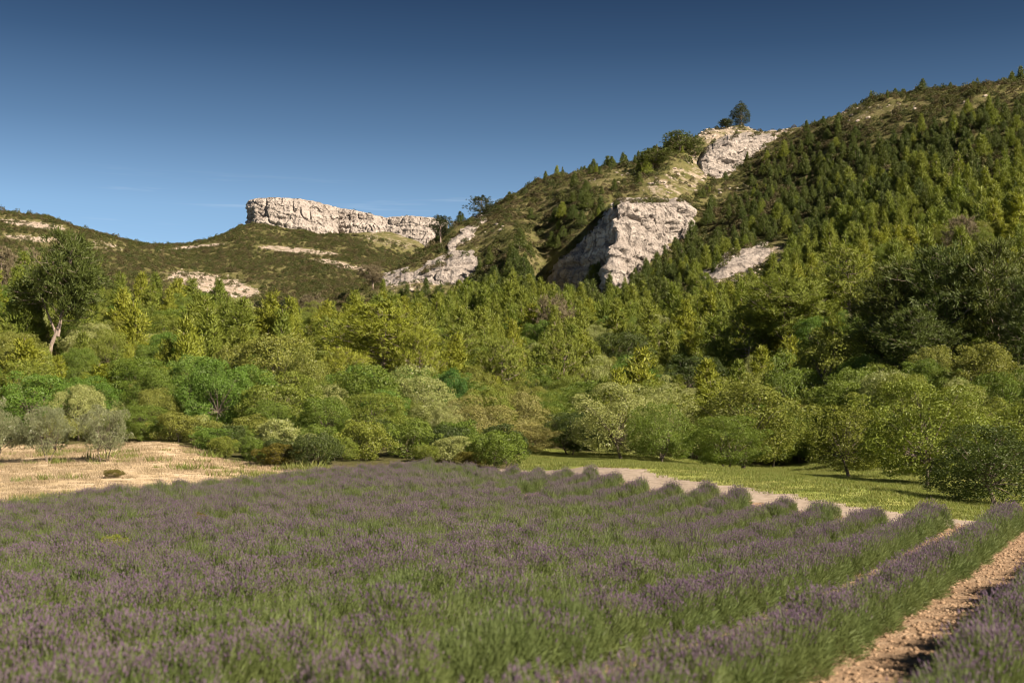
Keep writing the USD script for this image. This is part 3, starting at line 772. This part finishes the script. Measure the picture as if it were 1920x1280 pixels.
# --- edge of the wood behind the field, left and centre
edge = [
    ('oak_tree', 'oak', 0, 'oak_bright', 405, 672, 82, 130, 'bright green domed oak above the dry bank', 'tree'),
    ('oak_tree', 'oak', 1, 'oak_green', 612, 735, 74, 120, 'deep green rounded oak right behind the field edge', 'tree'),
    ('oak_tree', 'oak', 2, 'oak_olive', 705, 730, 76, 130, 'large olive green oak bush right of the deep green oak', 'tree'),
    ('oak_tree', 'oak', 3, 'oak_pale', 610, 722, 82, 100, 'pale yellow topped oak peeping over the deep green oak', 'tree'),
    ('oak_tree', 'oak', 4, 'oak_green', 505, 748, 76, 110, 'dark green oak with an open shaded hollow beneath', 'tree'),
    ('oak_tree', 'oak', 5, 'oak_green', 290, 682, 84, 110, 'grey green oak left of the bright domed oak', 'tree'),
    ('oak_tree', 'oak', 1, 'oak_pale', 150, 712, 80, 100, 'greyish pale oak directly behind the right olive tree', 'tree'),
    ('oak_tree', 'oak', 2, 'oak_green', 265, 755, 76, 110, 'low green oak to the right of the right olive tree', 'tree'),
    ('bush', 'bush', 0, 'oak_brown', 330, 768, 74, 100, 'brown yellow bush at the top of the dry bank', 'bush'),
    ('bush', 'bush', 1, 'oak_bright', 408, 795, 71, 95, 'rounded green bush at the foot of the dry bank', 'bush'),
    ('bush', 'bush', 2, 'oak_green', 455, 790, 73, 60, 'narrow green bush just right of the rounded one', 'bush'),
    ('bush', 'bush', 3, 'oak_pale', 845, 812, 67, 95, 'pale leafy bush at the far edge of the lavender', 'bush'),
    ('bush', 'bush', 0, 'oak_green', 905, 818, 69, 62, 'compact green bush right of the pale leafy bush', 'bush'),
    ('bush', 'bush', 2, 'oak_olive', 800, 828, 66, 50, 'small olive bush left of the pale leafy bush', 'bush'),
    ('oak_tree', 'oak', 3, 'oak_tan', 900, 742, 82, 140, 'tan grey rounded oak behind the far edge of the lavender', 'tree'),
    ('oak_tree', 'oak', 0, 'oak_tan', 975, 735, 92, 120, 'tan oak rising behind the low tan grey tree', 'tree'),
    ('oak_tree', 'oak', 5, 'oak_pale', 838, 758, 80, 70, 'grey green narrow oak left of the tan rounded oak', 'tree'),
    ('oak_tree', 'oak', 4, 'oak_olive', 768, 745, 84, 95, 'olive oak right behind the large olive green oak bush', 'tree'),
    ('oak_tree', 'oak', 2, 'oak_brown', 520, 618, 100, 175, 'huge brown green oak dome in the left middle of the wood', 'tree'),
    ('oak_tree', 'oak', 3, 'oak_brown', 580, 648, 94, 120, 'brown oak forming the right shoulder of the huge dome', 'tree'),
    ('oak_tree', 'oak', 5, 'oak_brown', 445, 640, 104, 110, 'brown oak forming the left shoulder of the huge dome', 'tree'),
    ('oak_tree', 'oak', 1, 'oak_olive', 650, 690, 90, 90, 'olive oak between the huge dome and the spreading pine', 'tree'),
    ('oak_tree', 'oak', 4, 'shrub_vivid', 845, 688, 96, 80, 'vivid green shrubby tree in the middle of the wood', 'tree'),
    ('oak_tree', 'oak', 0, 'oak_olive', 800, 690, 104, 70, 'olive tree crown beside the vivid green one', 'tree'),
    ('oak_tree', 'oak', 2, 'oak_dark', 1165, 618, 155, 130, 'dark round holm oak among the hillside pines', 'tree'),
    ('oak_tree', 'oak', 3, 'oak_pale', 1120, 668, 125, 90, 'pale oak in front of the dark round holm oak', 'tree'),
    ('oak_tree', 'oak', 5, 'oak_dark', 1300, 660, 130, 130, 'blackish oak in shade above the lawn oaks', 'tree'),
    ('oak_tree', 'oak', 1, 'oak_green', 1095, 720, 105, 110, 'green oak above the dark shaded lawn oak', 'tree'),
    ('oak_tree', 'oak', 4, 'oak_olive', 1030, 728, 108, 100, 'olive oak above the start of the gravel path', 'tree'),
    ('oak_tree', 'oak', 0, 'oak_olive', 1550, 610, 105, 150, 'large olive oak below the tall straight pine', 'tree'),
    ('oak_tree', 'oak', 3, 'oak_green', 1480, 660, 100, 120, 'green oak left of the large olive oak', 'tree'),
    ('oak_tree', 'oak', 2, 'oak_green', 1600, 682, 92, 120, 'green oak in front of the dark pines', 'tree'),
    ('oak_tree', 'oak', 4, 'oak_olive', 1420, 690, 105, 110, 'yellowish oak above the wide brownish oak', 'tree'),
    ('oak_tree', 'oak', 1, 'oak_olive', 1690, 690, 84, 130, 'olive oak under the dark pines', 'tree'),
    ('oak_tree', 'oak', 5, 'oak_green', 1880, 690, 82, 130, 'green oak beneath the rightmost pine', 'tree'),
    ('oak_tree', 'oak', 3, 'oak_green', 1780, 690, 86, 100, 'small green oak beneath the pair of dark pines', 'tree'),
    ('oak_tree', 'oak', 1, 'oak_green', 25, 740, 82, 120, 'green oak behind the left olive trees', 'tree'),
    ('oak_tree', 'oak', 4, 'oak_brown', 215, 600, 135, 120, 'brown green oak right of the leaning pine trunk', 'tree'),
    ('oak_tree', 'oak', 2, 'oak_green', 330, 575, 150, 110, 'dark green oak group below the bare hill patch', 'tree'),
    ('oak_tree', 'oak', 5, 'oak_olive', 185, 598, 125, 90, 'olive oak behind the leaning pine', 'tree'),
    ('broom_bush', 'bush', 0, 'broom', 520, 828, 62, 90, 'yellow green broom bush at the end of the dry bank', 'bush'),
    ('bush', 'bush', 1, 'oak_pale', 566, 850, 62, 26, 'tiny pale bush right of the yellow green broom', 'bush'),
    ('broom_bush', 'bush', 1, 'broom', 885, 842, 66, 70, 'low yellow green broom in front of the compact green bush', 'bush'),
    ('broom_bush', 'bush', 2, 'broom', 213, 880, 52, 40, 'small yellow weed tuft on the bank near the lavender', 'bush'),
    ('broom_bush', 'bush', 0, 'broom', 600, 862, 62, 30, 'small yellow tuft at the foot of the deep green oak', 'bush'),
]
for name, kind, k, pal, px, top, Y, w, lab, cat in edge:
    plant(name, kind, k, pal, px, top, Y, w, lab, cat)

# --- pines
pines = [
    ('tall_pine', 1, 'pine_bare', 8, 445, 165, 70, 'thin bare topped pine at the left edge'),
    ('tall_pine', 2, 'pine_bare', 48, 450, 180, 45, 'sparse grey pine beside the thin bare topped one'),
    ('cone_pine', 0, 'pine_lime', 48, 612, 92, 120, 'yellow green young pine behind the left olive trees'),
    ('cone_pine', 1, 'pine_lime', 108, 650, 96, 70, 'smaller yellow green pine right of the young one'),
    ('cone_pine', 2, 'pine_lime', 180, 668, 98, 110, 'low spreading yellow pine above the right olive'),
    ('cone_pine', 3, 'pine_lime', 312, 618, 112, 60, 'narrow yellow green pine above the grey green oak'),
    ('cone_pine', 0, 'pine_lime', 362, 608, 114, 75, 'yellow green pine left of the brown oak dome'),
    ('cone_pine', 2, 'pine_green', 220, 640, 108, 60, 'yellowish pine left of the narrow one'),
    ('big_pine', 3, 'pine_lime', 722, 552, 118, 190, 'big spreading pale green pine with visible pale limbs in mid wood'),
    ('pine', 1, 'pine_green', 630, 580, 125, 130, 'green pine left of the big spreading one'),
    ('pine', 2, 'pine_lime', 790, 600, 112, 90, 'yellow green pine crown touching the right of the big spreading pine'),
    ('pine', 3, 'pine_green', 938, 622, 118, 100, 'dome shaped pine in the centre of the wood'),
    ('pine', 4, 'pine_green', 1052, 612, 122, 105, 'upright green pine right of the dome shaped one'),
    ('cone_pine', 3, 'pine_lime', 1335, 692, 96, 110, 'yellow green pine tips above the wide brownish oak'),
    ('big_pine', 2, 'pine_green', 1470, 505, 135, 160, 'airy light green pine below the rock outcrop'),
    ('pine', 0, 'pine_green', 1400, 560, 138, 110, 'pine with layered branches left of the airy one'),
    ('tall_pine', 3, 'pine_green', 1592, 440, 138, 115, 'tall straight pine with a long bare red brown trunk'),
    ('big_pine', 1, 'pine_deep', 1680, 470, 104, 160, 'dark heavy pine left of the pair at the right'),
    ('big_pine', 0, 'pine_deep', 1765, 440, 100, 160, 'big dark pine with a black trunk in the right of the wood'),
    ('big_pine', 3, 'pine_deep', 1870, 425, 98, 175, 'biggest pine at the right edge with sunlit limbs'),
    ('big_pine', 1, 'pine_deep', 1730, 560, 96, 150, 'shaded lower pine in front of the big dark pine'),
    ('big_pine', 0, 'pine_deep', 1925, 500, 92, 110, 'dark pine cut by the right edge'),
    ('pine', 1, 'pine_bare', 1800, 395, 175, 70, 'grey half bare pine behind the biggest pine'),
    ('pine', 4, 'pine_dark', 492, 556, 185, 48, 'dark pine with a pale trunk, left one of a pair below the scrub hill'),
    ('pine', 2, 'pine_dark', 535, 556, 190, 48, 'dark pine, right one of a pair below the scrub hill'),
    ('pine', 5, 'pine_bare', 590, 545, 205, 60, 'greyish pine right of the dark pair below the scrub hill'),
    ('tall_pine', 2, 'pine_bare', 700, 490, 300, 50, 'brown grey pine at the foot of the left shoulder'),
    ('lawn_oak', 2, 'pine_dark', 1388, 193, 421, 42, 'lone dark round pine standing on the bare ridge'),
    ('umbrella_pine', 1, 'pine_dark', 1362, 222, 418, 26, 'low dark shrub pine left of the lone ridge pine'),
    ('pine', 2, 'pine_deep', 1275, 243, 385, 60, 'wide dark pine below the ridge left of the bare rock'),
    ('pine', 0, 'pine_deep', 1303, 250, 388, 40, 'smaller dark pine beside the wide one on the ridge'),
    ('tall_pine', 1, 'pine_deep', 1222, 274, 362, 68, 'pine with a bare branching trunk above the great limestone wall'),
    ('pine', 4, 'pine_dark', 900, 364, 362, 48, 'dark pine on the skyline of the left shoulder'),
    ('tall_pine', 3, 'pine_dark', 826, 397, 350, 44, 'thin trunked dark pine in front of the far cliffs'),
    ('pine', 5, 'pine_dark', 1772, 160, 370, 34, 'dark pine sticking up from the upper right ridge'),
    ('pine', 1, 'pine_dark', 1912, 146, 345, 44, 'dark pine on the ridge at the right edge'),
    ('umbrella_pine', 1, 'pine_dark', 29, 397, 562, 16, 'tiny round pine on the left skyline'),
    ('cone_pine', 1, 'pine_dark', 1540, 222, 400, 12, 'tiny pointed pine on the ridge between two humps'),
    ('cone_pine', 3, 'pine_deep', 1035, 326, 380, 16, 'small pointed pine on the skyline of the near hill'),
    ('pine', 3, 'pine_lime', 640, 640, 110, 90, 'light green pine in front of the green pine left of the spreading one'),
    ('pine', 2, 'pine_green', 860, 600, 140, 90, 'green pine behind the dome shaped pine'),
    ('pine', 0, 'pine_bare', 1040, 545, 190, 80, 'greyish brown pine above the upright green pine'),
    ('pine', 4, 'pine_green', 1230, 600, 165, 80, 'green pine right of the dark round holm oak'),
]
plant('pine_tree', 'forked_pine', 0, 'pine_deep', 102, 418, 116, 150, 'tall leaning pine with a forked trunk standing over the left side', rz=0)
for kind, k, pal, px, top, Y, w, lab in pines:
    plant('pine_tree', kind, k, pal, px, top, Y, w, lab)

# --- filler trees of the wood, none told apart from its like
rng = np.random.default_rng(5)
PL = np.array(PLACED)
FILL = [('oak_tree', 'oak', ['oak_green', 'oak_olive', 'oak_olive', 'oak_bright', 'oak_brown', 'oak_pale'], 'rounded oak crown merged into the dense wood', 'oaks of the dense wood', 'tree'),
        ('pine_tree', 'cone_pine', ['pine_green', 'pine_lime', 'pine_green'], 'pointed light green pine merged into the dense wood', 'light pines of the dense wood', 'tree')]
count = [0, 0]
pts = []
for _ in range(6000):
    Y = math.exp(rng.uniform(math.log(80), math.log(205)))
    px = rng.uniform(-60, 1980)
    X = float(P(px, 800, Y)[0])
    if zone(np.array([X]), np.array([Y]))[0] in (1, 2) or (zone(np.array([X]), np.array([Y]))[0] == 3 and Y < 96) or (Y < 80):
        continue
    if (np.hypot(PL[:, 0] - X, PL[:, 1] - Y) < PL[:, 2] * 0.75 + 0.9).any():
        continue
    if any((X - a) ** 2 + (Y - b) ** 2 < 3.4 ** 2 for a, b in pts):
        continue
    pts.append((X, Y))
for X, Y in pts:
    px = 960 + FPX * X / Y
    pine_p = np.clip((Y - 88) / 80, 0.12, 0.75)
    f = int(rng.uniform() < pine_p)
    if count[f] >= 290:
        continue
    count[f] += 1
    name, kind, pals, lab, grp, cat = FILL[f]
    pal = pals[int(rng.integers(0, len(pals)))]
    path, h0, w0 = proto(kind, int(rng.integers(0, 6 if f == 0 else 4)), pal)
    hue = {'oak_green': 'dark green', 'oak_olive': 'olive', 'oak_brown': 'brownish', 'oak_bright': 'bright green', 'oak_pale': 'pale', 'pine_green': 'mid green', 'pine_lime': 'yellow green'}[pal]
    where = 'above the dry grass bank' if px < 470 else 'behind the far edge of the lavender' if px < 950 else 'above the gravel path' if px < 1360 else 'above the sunny lawn'
    deep = 'low in the wood' if Y < 125 else 'high in the wood'
    lab = f"{hue} {'round oak' if f == 0 else 'pointed pine'} {deep} {where}"
    grp = f"{hue} {'oaks' if f == 0 else 'pines'} {deep} {where}"
    hh = rng.uniform(3.2, 5.2) if f == 0 else rng.uniform(4.2, 8.8) * (1.0 if Y > 105 else 0.8)
    sw = hh / h0 * rng.uniform(0.85, 1.25)
    thing(name, (X, Y, float(H(X, Y))), rng.uniform(0, 360), (sw, sw, hh / h0), lab, cat, grp, ref=path)

# --- bushes that close the foot of the wood
spots, nb_ = [], 0
for _ in range(5000):
    px = rng.uniform(-40, 1960)
    Y = rng.uniform(60, 112)
    X = float(P(px, 800, Y)[0])
    z4 = zone(np.array([X, X]), np.array([Y, Y - 2.2]))
    if z4[0] != 0 or nb_ >= 240 or (z4[1] in (1, 2) and rng.uniform() < 0.5):
        continue
    if any((X - a) ** 2 + (Y - b) ** 2 < 1.9 ** 2 for a, b in spots):
        continue
    spots.append((X, Y)); nb_ += 1
    pal = ['oak_green', 'oak_olive', 'oak_pale', 'oak_brown', 'oak_dark'][int(rng.integers(0, 5))]
    path, h0, w0 = proto('bush', int(rng.integers(0, 4)), pal)
    hh = rng.uniform(1.3, 2.4)
    hue = {'oak_green': 'green', 'oak_olive': 'olive', 'oak_pale': 'pale', 'oak_brown': 'brownish', 'oak_dark': 'dark'}[pal]
    where = 'by the dry grass bank' if px < 470 else 'behind the far edge of the lavender' if px < 950 else 'behind the lawn oaks' if px < 1360 else 'behind the sunny lawn'
    thing('undergrowth_bush', (X, Y, float(H(X, Y)) - 0.1), rng.uniform(0, 360), (hh / h0 * 1.1, hh / h0 * 1.1, hh / h0), f'{hue} bush low in the wood {where}', 'bush', f'{hue} bushes at the foot of the wood {where}', ref=path)

# --- young pines on the near hill
n = 42000
u = rng.uniform(-0.16, 0.43, n)
Y = rng.uniform(190, 425, n)
X = u * Y
Z = H(X, Y)
px, py = to_px(X, Y, Z)
bare_p = bare_at(X, Y, Z)
dens = meshkit.fbm(np.stack([X / 28, Y / 28, 0 * X], -1), 3, 33)
crest = np.interp(px, [690, 800, 905, 1060, 1205, 1390, 1500, 1660, 1930], [600, 540, 470, 400, 360, 330, 262, 240, 200])
want = np.clip((py - crest) / 110, 0.06, 1.0) * np.clip((dens - 0.38) * 4.0, 0.05, 1)
want = np.where(px < 880, want * 0.55, want)
ok = (px > 690) & (px < 1990) & (bare_p < 0.2) & (rng.uniform(0, 1, n) < want)
ok &= ~((px > 1135) & (px < 1330) & (py > 365) & (py < 535) & (Y < 345) & (py < 560 - (px - 1135) * 0.75))
X, Y, Z, py = X[ok], Y[ok], Z[ok], py[ok]
grid = {}
keep = []
for i in range(len(X)):
    c = (int(X[i] // 2.7), int(Y[i] // 3.5))
    if c not in grid:
        grid[c] = 1
        keep.append(i)
X, Y, Z = X[keep], Y[keep], Z[keep]
hh = np.clip(rng.normal(3.9, 1.25, len(X)), 1.5, 7.5) * np.clip(1.2 - (Y - 200) / 380, 0.62, 1.2)
order = np.argsort(-hh / Y)
first, rest = order[:300], order[300:]
for i in first:
    k = int(rng.integers(0, 6))
    path, h0, w0 = proto('young_pine', k, 'pine_green')
    s = hh[i] / h0 * (0.8 if k > 3 else 1.0)
    thing('young_pine', (X[i], Y[i], Z[i]), rng.uniform(0, 360), (s * 1.15, s * 1.15, s), 'slender young green pine on the lower slope of the near hill', 'tree', 'young pines on the near hill', ref=path)
yp = [[('trunk', form('young_pine', k)[0]['trunk'], M['pine_bark']), ('crown', form('young_pine', k)[0]['crown'], PAL[pal])] for k in range(6) for pal in ('pine_green', 'pine_deep')]
s = hh[rest] / 5.0
instancer('pine_forest', yp, np.stack([X[rest], Y[rest], Z[rest]], -1), rng.uniform(0, 6.28, len(rest)), np.stack([s * 1.15, s * 1.15, s], -1), rng.integers(0, 6, len(rest)) * 2 + (rng.uniform(0, 1, len(rest)) < np.clip((Y[rest] - 215) / 90, 0.15, 0.85)).astype(int),
          label='many small young pines covering the upper slopes of the near hill', cat='forest', kind='stuff')
N_YOUNG = len(X)

# --- low scrub of both hills
n = 140000
u = rng.uniform(-0.46, 0.46, n)
Y = np.sqrt(rng.uniform(185 ** 2, 690 ** 2, n))
X = u * Y
Z = H(X, Y)
px, py = to_px(X, Y, Z)
b = bare_at(X, Y, Z)
dens = meshkit.fbm(np.stack([X / 20, Y / 20, 0 * X], -1), 3, 71)
ok = rng.uniform(0, 1, n) < np.clip(1.05 - b * 2.4, 0.14, 1) * np.clip((dens - 0.2) * 3.0, 0.55, 1)
ok &= (py < 640) & ~((px > 860) & (Y > 440)) & ~((px > 455) & (px < 850) & (Y > 632))
X, Y, Z = X[ok], Y[ok], Z[ok]
big = rng.uniform(0, 1, len(X)) < 0.05
s = np.where(big, rng.uniform(1.2, 1.9, len(X)), rng.uniform(0.45, 1.15, len(X)))
# shrubs along the tops of the cliffs
extra, es = [], []
for Tp in CL:
    for _ in range(60 if Tp.shape[0] > 200 else 25):
        i, j = rng.integers(4, Tp.shape[0] - 4), rng.integers(0, 6)
        extra.append(Tp[i, j]); es.append(rng.uniform(0.5, 1.4))
pos = np.vstack([np.stack([X, Y, Z - 0.1], -1), np.array(extra)])
s = np.concatenate([s, es])
shr = [[('foliage', make_shrub(k, 1.7, 1.0 + 0.15 * (k % 3)), PAL['garrigue_a' if k % 5 < 3 else 'garrigue_b'])] for k in range(10)]
instancer('garrigue_scrub', shr, pos, rng.uniform(0, 6.28, len(pos)), np.stack([s, s, s * rng.uniform(0.7, 1.1, len(s))], -1), rng.integers(0, 10, len(pos)),
          label='low grey green scrub dotted over both rocky hills', cat='scrub', kind='stuff')

# --- loose stones on the bare slopes
n = 60000
u = rng.uniform(-0.42, 0.43, n)
Y = np.sqrt(rng.uniform(200 ** 2, 640 ** 2, n))
X = u * Y
Z = H(X, Y)
b = bare_at(X, Y, Z)
ok = b > rng.uniform(0.15, 0.6, n)
X, Y, Z = X[ok], Y[ok], Z[ok]
rk = []
for k in range(6):
    m = trimesh.creation.icosphere(1, 1.0)
    q = m.vertices * (0.6 + 0.9 * meshkit.noise(m.vertices * 1.4 + k * 7, k)[:, None]) * [1.1, 0.9, 0.75]
    rk.append([('stone', (q, m.faces), M['stone'])])
sz = (0.10 + 0.55 * rng.uniform(0, 1, len(X)) ** 5) * np.where(Y > 430, 0.7, 1.0)
instancer('scree_stones', rk, np.stack([X, Y, Z], -1), rng.uniform(0, 6.28, len(X)), sz, rng.integers(0, 6, len(X)),
          label='pale loose stones scattered over the bare slopes of both hills', cat='stones', kind='stuff')

# ------------------------------------------------------------------ grass
n = 26000
X, Y = rng.uniform(-6, 48, n), rng.uniform(34, 104, n)
z_ = zone(X, Y)
ok = (z_ == 3) & (np.abs(X / Y) < 0.47)
X, Y = X[ok], Y[ok]
gr = [[('blades', make_grass(k, 0.45, 70, 0.09, 0.02), PAL['grass_green'])] for k in range(5)]
instancer('grass', gr, np.stack([X, Y, H(X, Y)], -1), rng.uniform(0, 6.28, len(X)), rng.uniform(0.7, 1.5, len(X)), rng.integers(0, 5, len(X)),
          label='short sunlit green grass of the lawn under the oaks', cat='grass', kind='stuff')
n = 9000
X, Y = rng.uniform(-42, -4, n), rng.uniform(30, 92, n)
z_ = zone(X, Y)
ok = (z_ == 4) & (np.abs(X / Y) < 0.5)
X, Y = X[ok], Y[ok]
gd = [[('blades', make_grass(40 + k, 0.4, 60, 0.12, 0.02), PAL['grass_dry'])] for k in range(5)] + [[('blades', make_grass(50 + k, 0.35, 60, 0.22, 0.03), PAL['grass_green'])] for k in range(2)]
dn = meshkit.fbm(np.stack([X / 5, Y / 5, 0 * X], -1), 3, 12)
p_, t_ = pt(X, Y)
gi = np.where((rng.uniform(0, 1, len(X)) < 0.10 + 0.55 * np.clip((p_ + 36.5) / 3, 0, 1)) & (dn > 0.42), 5 + rng.integers(0, 2, len(X)), rng.integers(0, 5, len(X)))
instancer('dry_grass', gd, np.stack([X, Y, H(X, Y)], -1), rng.uniform(0, 6.28, len(X)), rng.uniform(0.5, 1.3, len(X)) * np.where(rng.uniform(0, 1, len(X)) < 0.07, 1.6, 1.0) * (0.6 + 1.0 * dn), gi,
          label='straw coloured dry grass on the bank under the olive trees', cat='grass', kind='stuff')


# ------------------------------------------------------------------ lavender
def make_lavender(seed, flowers=1.0, nst=1000, nc=3200):
    """a leafy mound, with the flower stalks rising from its upper half"""
    rng = np.random.default_rng(seed)
    w, hm = 0.39, 0.52
    lob = lambda d: 1 + 0.20 * (meshkit.noise(d * 2.3 + seed * 1.7, seed) - 0.5) * 2
    d = rand_dir(rng, nst); d[:, 2] = np.abs(d[:, 2])
    d = unit(d + [0, 0, 0.55])
    base = d * np.array([w, w, hm]) * (rng.uniform(0.62, 0.98, nst) * lob(d))[:, None]
    up = unit(d * [0.42, 0.42, 0.25] + [0, 0, 0.80] + rng.normal(size=(nst, 3)) * 0.13)
    L = rng.uniform(0.07, 0.24, nst) * (0.5 + 0.5 * d[:, 2])
    tip = base + up * L[:, None]
    midp = (base + tip) / 2 + rng.normal(size=(nst, 3)) * 0.008
    ax, _ = frame(up, rng)
    W = 0.0024
    sv = np.stack([base - ax * W, base + ax * W, midp + ax * W, midp - ax * W, tip + ax * W * .7, tip - ax * W * .7], 1).reshape(-1, 3)
    i = np.arange(nst)[:, None] * 6
    sf = np.concatenate([i + [0, 1, 2], i + [0, 2, 3], i + [3, 2, 4], i + [3, 4, 5]], 0)
    pf = flowers * np.clip((d[:, 2] - 0.62) / 0.24, 0.03, 1)
    fl = np.where(rng.uniform(0, 1, nst) < pf)[0]
    dirs = unit(up + rng.normal(size=up.shape) * 0.12)[fl]
    c = tip[fl]
    a, b = frame(dirs, rng)
    L = rng.uniform(0.024, 0.046, len(fl))[:, None]
    R = rng.uniform(0.0050, 0.0078, len(fl))[:, None]
    v_ = np.stack([c - dirs * L * .25, c + a * R + dirs * L * .15, c + b * R + dirs * L * .15, c - a * R + dirs * L * .15, c - b * R + dirs * L * .15, c + dirs * L], 1).reshape(-1, 3)
    i = np.arange(len(fl))[:, None] * 6
    f_ = np.concatenate([i + q for q in ([0, 2, 1], [0, 3, 2], [0, 4, 3], [0, 1, 4], [1, 2, 5], [2, 3, 5], [3, 4, 5], [4, 1, 5])], 0)
    dc = rand_dir(rng, nc); dc[:, 2] = np.abs(dc[:, 2])
    cc = dc * np.array([w, w, hm]) * (rng.uniform(0.72, 1.0, nc) * lob(dc))[:, None]
    cv = blades(cc, unit(dc + [0, 0, 0.55] + rng.normal(size=(nc, 3)) * .4), 0.10, 0.008, rng, dc)
    return (sv, sf), (v_, f_), cv


LAV = []
for k in range(9):
    flw = [1.0, 0.95, 0.9, 0.8, 0.68, 0.54, 0.36, 0.18, 0.05][k]
    stems, spikes, core = make_lavender(700 + k, flw)
    path = f'/World/prototypes/lavender_{k}'
    UsdGeom.Xform.Define(stage, path)
    tag(usdkit.mesh(stage, f'{path}/stems', stems, PAL['lav_stem']).GetPrim(), kind='stuff')
    tag(usdkit.mesh(stage, f'{path}/foliage', core, PAL['lav_core']).GetPrim(), kind='stuff')
    tag(usdkit.mesh(stage, f'{path}/flowers', spikes, PAL['lav_flower']).GetPrim(), kind='stuff')
    LAV.append(path)
DEAD = '/World/prototypes/dead_lavender'
UsdGeom.Xform.Define(stage, DEAD)
usdkit.mesh(stage, DEAD + '/stems', make_lavender(790, 0.0, 900)[2], PAL['dead_lav'])

ordn = ['first', 'second', 'third', 'fourth', 'fifth', 'sixth', 'seventh', 'eighth', 'ninth', 'tenth', 'eleventh', 'twelfth', 'thirteenth', 'fourteenth', 'fifteenth', 'sixteenth', 'seventeenth']
gaps = [tuple(P(px, py, Y)[:2]) for px, py, Y in [(45, 1005, 30.5), (105, 1003, 30.5), (190, 1040, 25), (410, 1000, 32), (460, 990, 33), (1000, 915, 46), (990, 918, 45), (560, 985, 33.5)]]
rng = np.random.default_rng(77)
N_LAV = 0
for k in ROWS:
    p = row_p(k)
    if k == -1:
        lab = 'nearest lavender row right of the camera, mostly out of the picture'
    elif k == 0:
        lab = 'dark lavender row in the bottom right corner, right of the wide earth strip'
    elif k == 1:
        lab = 'long lavender row running between the two bare earth strips'
    elif k == 18:
        lab = 'last lavender row along the dry grass bank'
    else:
        lab = f'{ordn[k - 2]} lavender row left of the narrow earth strip'
    row = thing('lavender_row', label=lab, cat='lavender row', group='rows of the lavender field')
    te = float(tend(p))
    t = te - 0.25
    while True:
        t -= rng.uniform(0.36, 0.50)
        x, y = p * RD[1] + t * RD[0], -p * RD[0] + t * RD[1]
        if y < 3.2 or x / y < -0.47 or (k == -1 and t < 2):
            break
        x += rng.normal() * 0.05; y += rng.normal() * 0.05
        if any((x - gx) ** 2 + (y - gy) ** 2 < 0.8 ** 2 for gx, gy in gaps):
            continue
        nz = meshkit.fbm(np.array([x / 2.6, y / 2.6, 0.0]), 2, 9)
        end = np.clip(1 - (te - t) / 2.0, 0, 1)
        g = np.clip((nz - 0.5) * 1.9 + 0.44 + rng.normal() * 0.21 - 0.28 * end, 0, 0.999)
        s = np.clip(rng.normal(1.0, 0.09), 0.75, 1.2) * (1.0 + 0.1 * end) * (0.90 if k > 2 else 0.96)  * (0.93 if g > 0.7 else 1.0)
        sw = (0.5 + 0.5 * s) * rng.uniform(0.95, 1.12) * (0.98 if k < 3 else 1.02)
        thing('lavender_bush', (x, y, float(H(x, y)) - 0.02), rng.uniform(0, 360), (sw, sw, s), ref=LAV[int(g * 9)], parent=str(row.GetPath()))
        N_LAV += 1
for px, py, Y, sc, lab in [(409, 1000, 32, 0.62, 'grey dried out dome of a dead lavender bush in the left of the field'),
                           (470, 990, 33.2, 0.5, 'smaller grey dead lavender bush near the dried out dome')]:
    x, y, _ = P(px, py, Y)
    thing('dead_lavender_bush', (x, y, float(H(x, y))), 20, (sc, sc, sc * .9), lab, 'dead bush', ref=DEAD)
for k, px, py, Y, wpx, lab in [(1, 375, 975, 32.4, 48, 'yellow grass tuft among the lavender beside the dead dome'), (2, 213, 1028, 25.6, 62, 'dark green weed clump among the lavender at the left')]:
    path, h0, w0 = proto('bush', k, 'broom' if k == 1 else 'oak_olive')
    x, y, _ = P(px, py, Y)
    s = wpx / FPX * Y / w0
    thing('weed_tuft', (x, y, float(H(x, y))), 0, (s, s, s), lab, 'weed', ref=path)

# clods and pebbles on the bare earth strips
n = 9000
t_ = rng.uniform(4, 37, n) ** 1.0
p_ = np.where(rng.uniform(0, 1, n) < 0.6, rng.uniform(row_p(1) + 0.3, row_p(0) - 0.3, n), rng.uniform(row_p(2) + 0.3, row_p(1) - 0.3, n))
X, Y = p_ * RD[1] + t_ * RD[0], -p_ * RD[0] + t_ * RD[1]
cl = []
for k in range(6):
    m = trimesh.creation.icosphere(1, 1.0)
    q = m.vertices * (0.75 + 0.6 * meshkit.noise(m.vertices * 1.7 + k * 5, k)[:, None]) * [1, 0.85, 0.62]
    cl.append([('clod', (q, m.faces), M['clod'] if k < 5 else M['soil'])])
sz = 0.009 + 0.03 * rng.uniform(0, 1, n) ** 4
instancer('earth_clods', cl, np.stack([X, Y, H(X, Y) + sz * 0.2], -1), rng.uniform(0, 6.28, n), sz, rng.integers(0, 6, n),
          label='loose clods and pebbles on the bare earth strips between the lavender rows', cat='clods', kind='stuff')

bad = [h_ for h_ in HEIGHTS if not (0.5 < h_[4] < 14) or h_[5] > 1.5 * h_[4] + 2]
print('young', N_YOUNG, 'fill', count, 'lavender', N_LAV, 'scrub', len(pos))
for h_ in bad:
    print('odd height', h_)
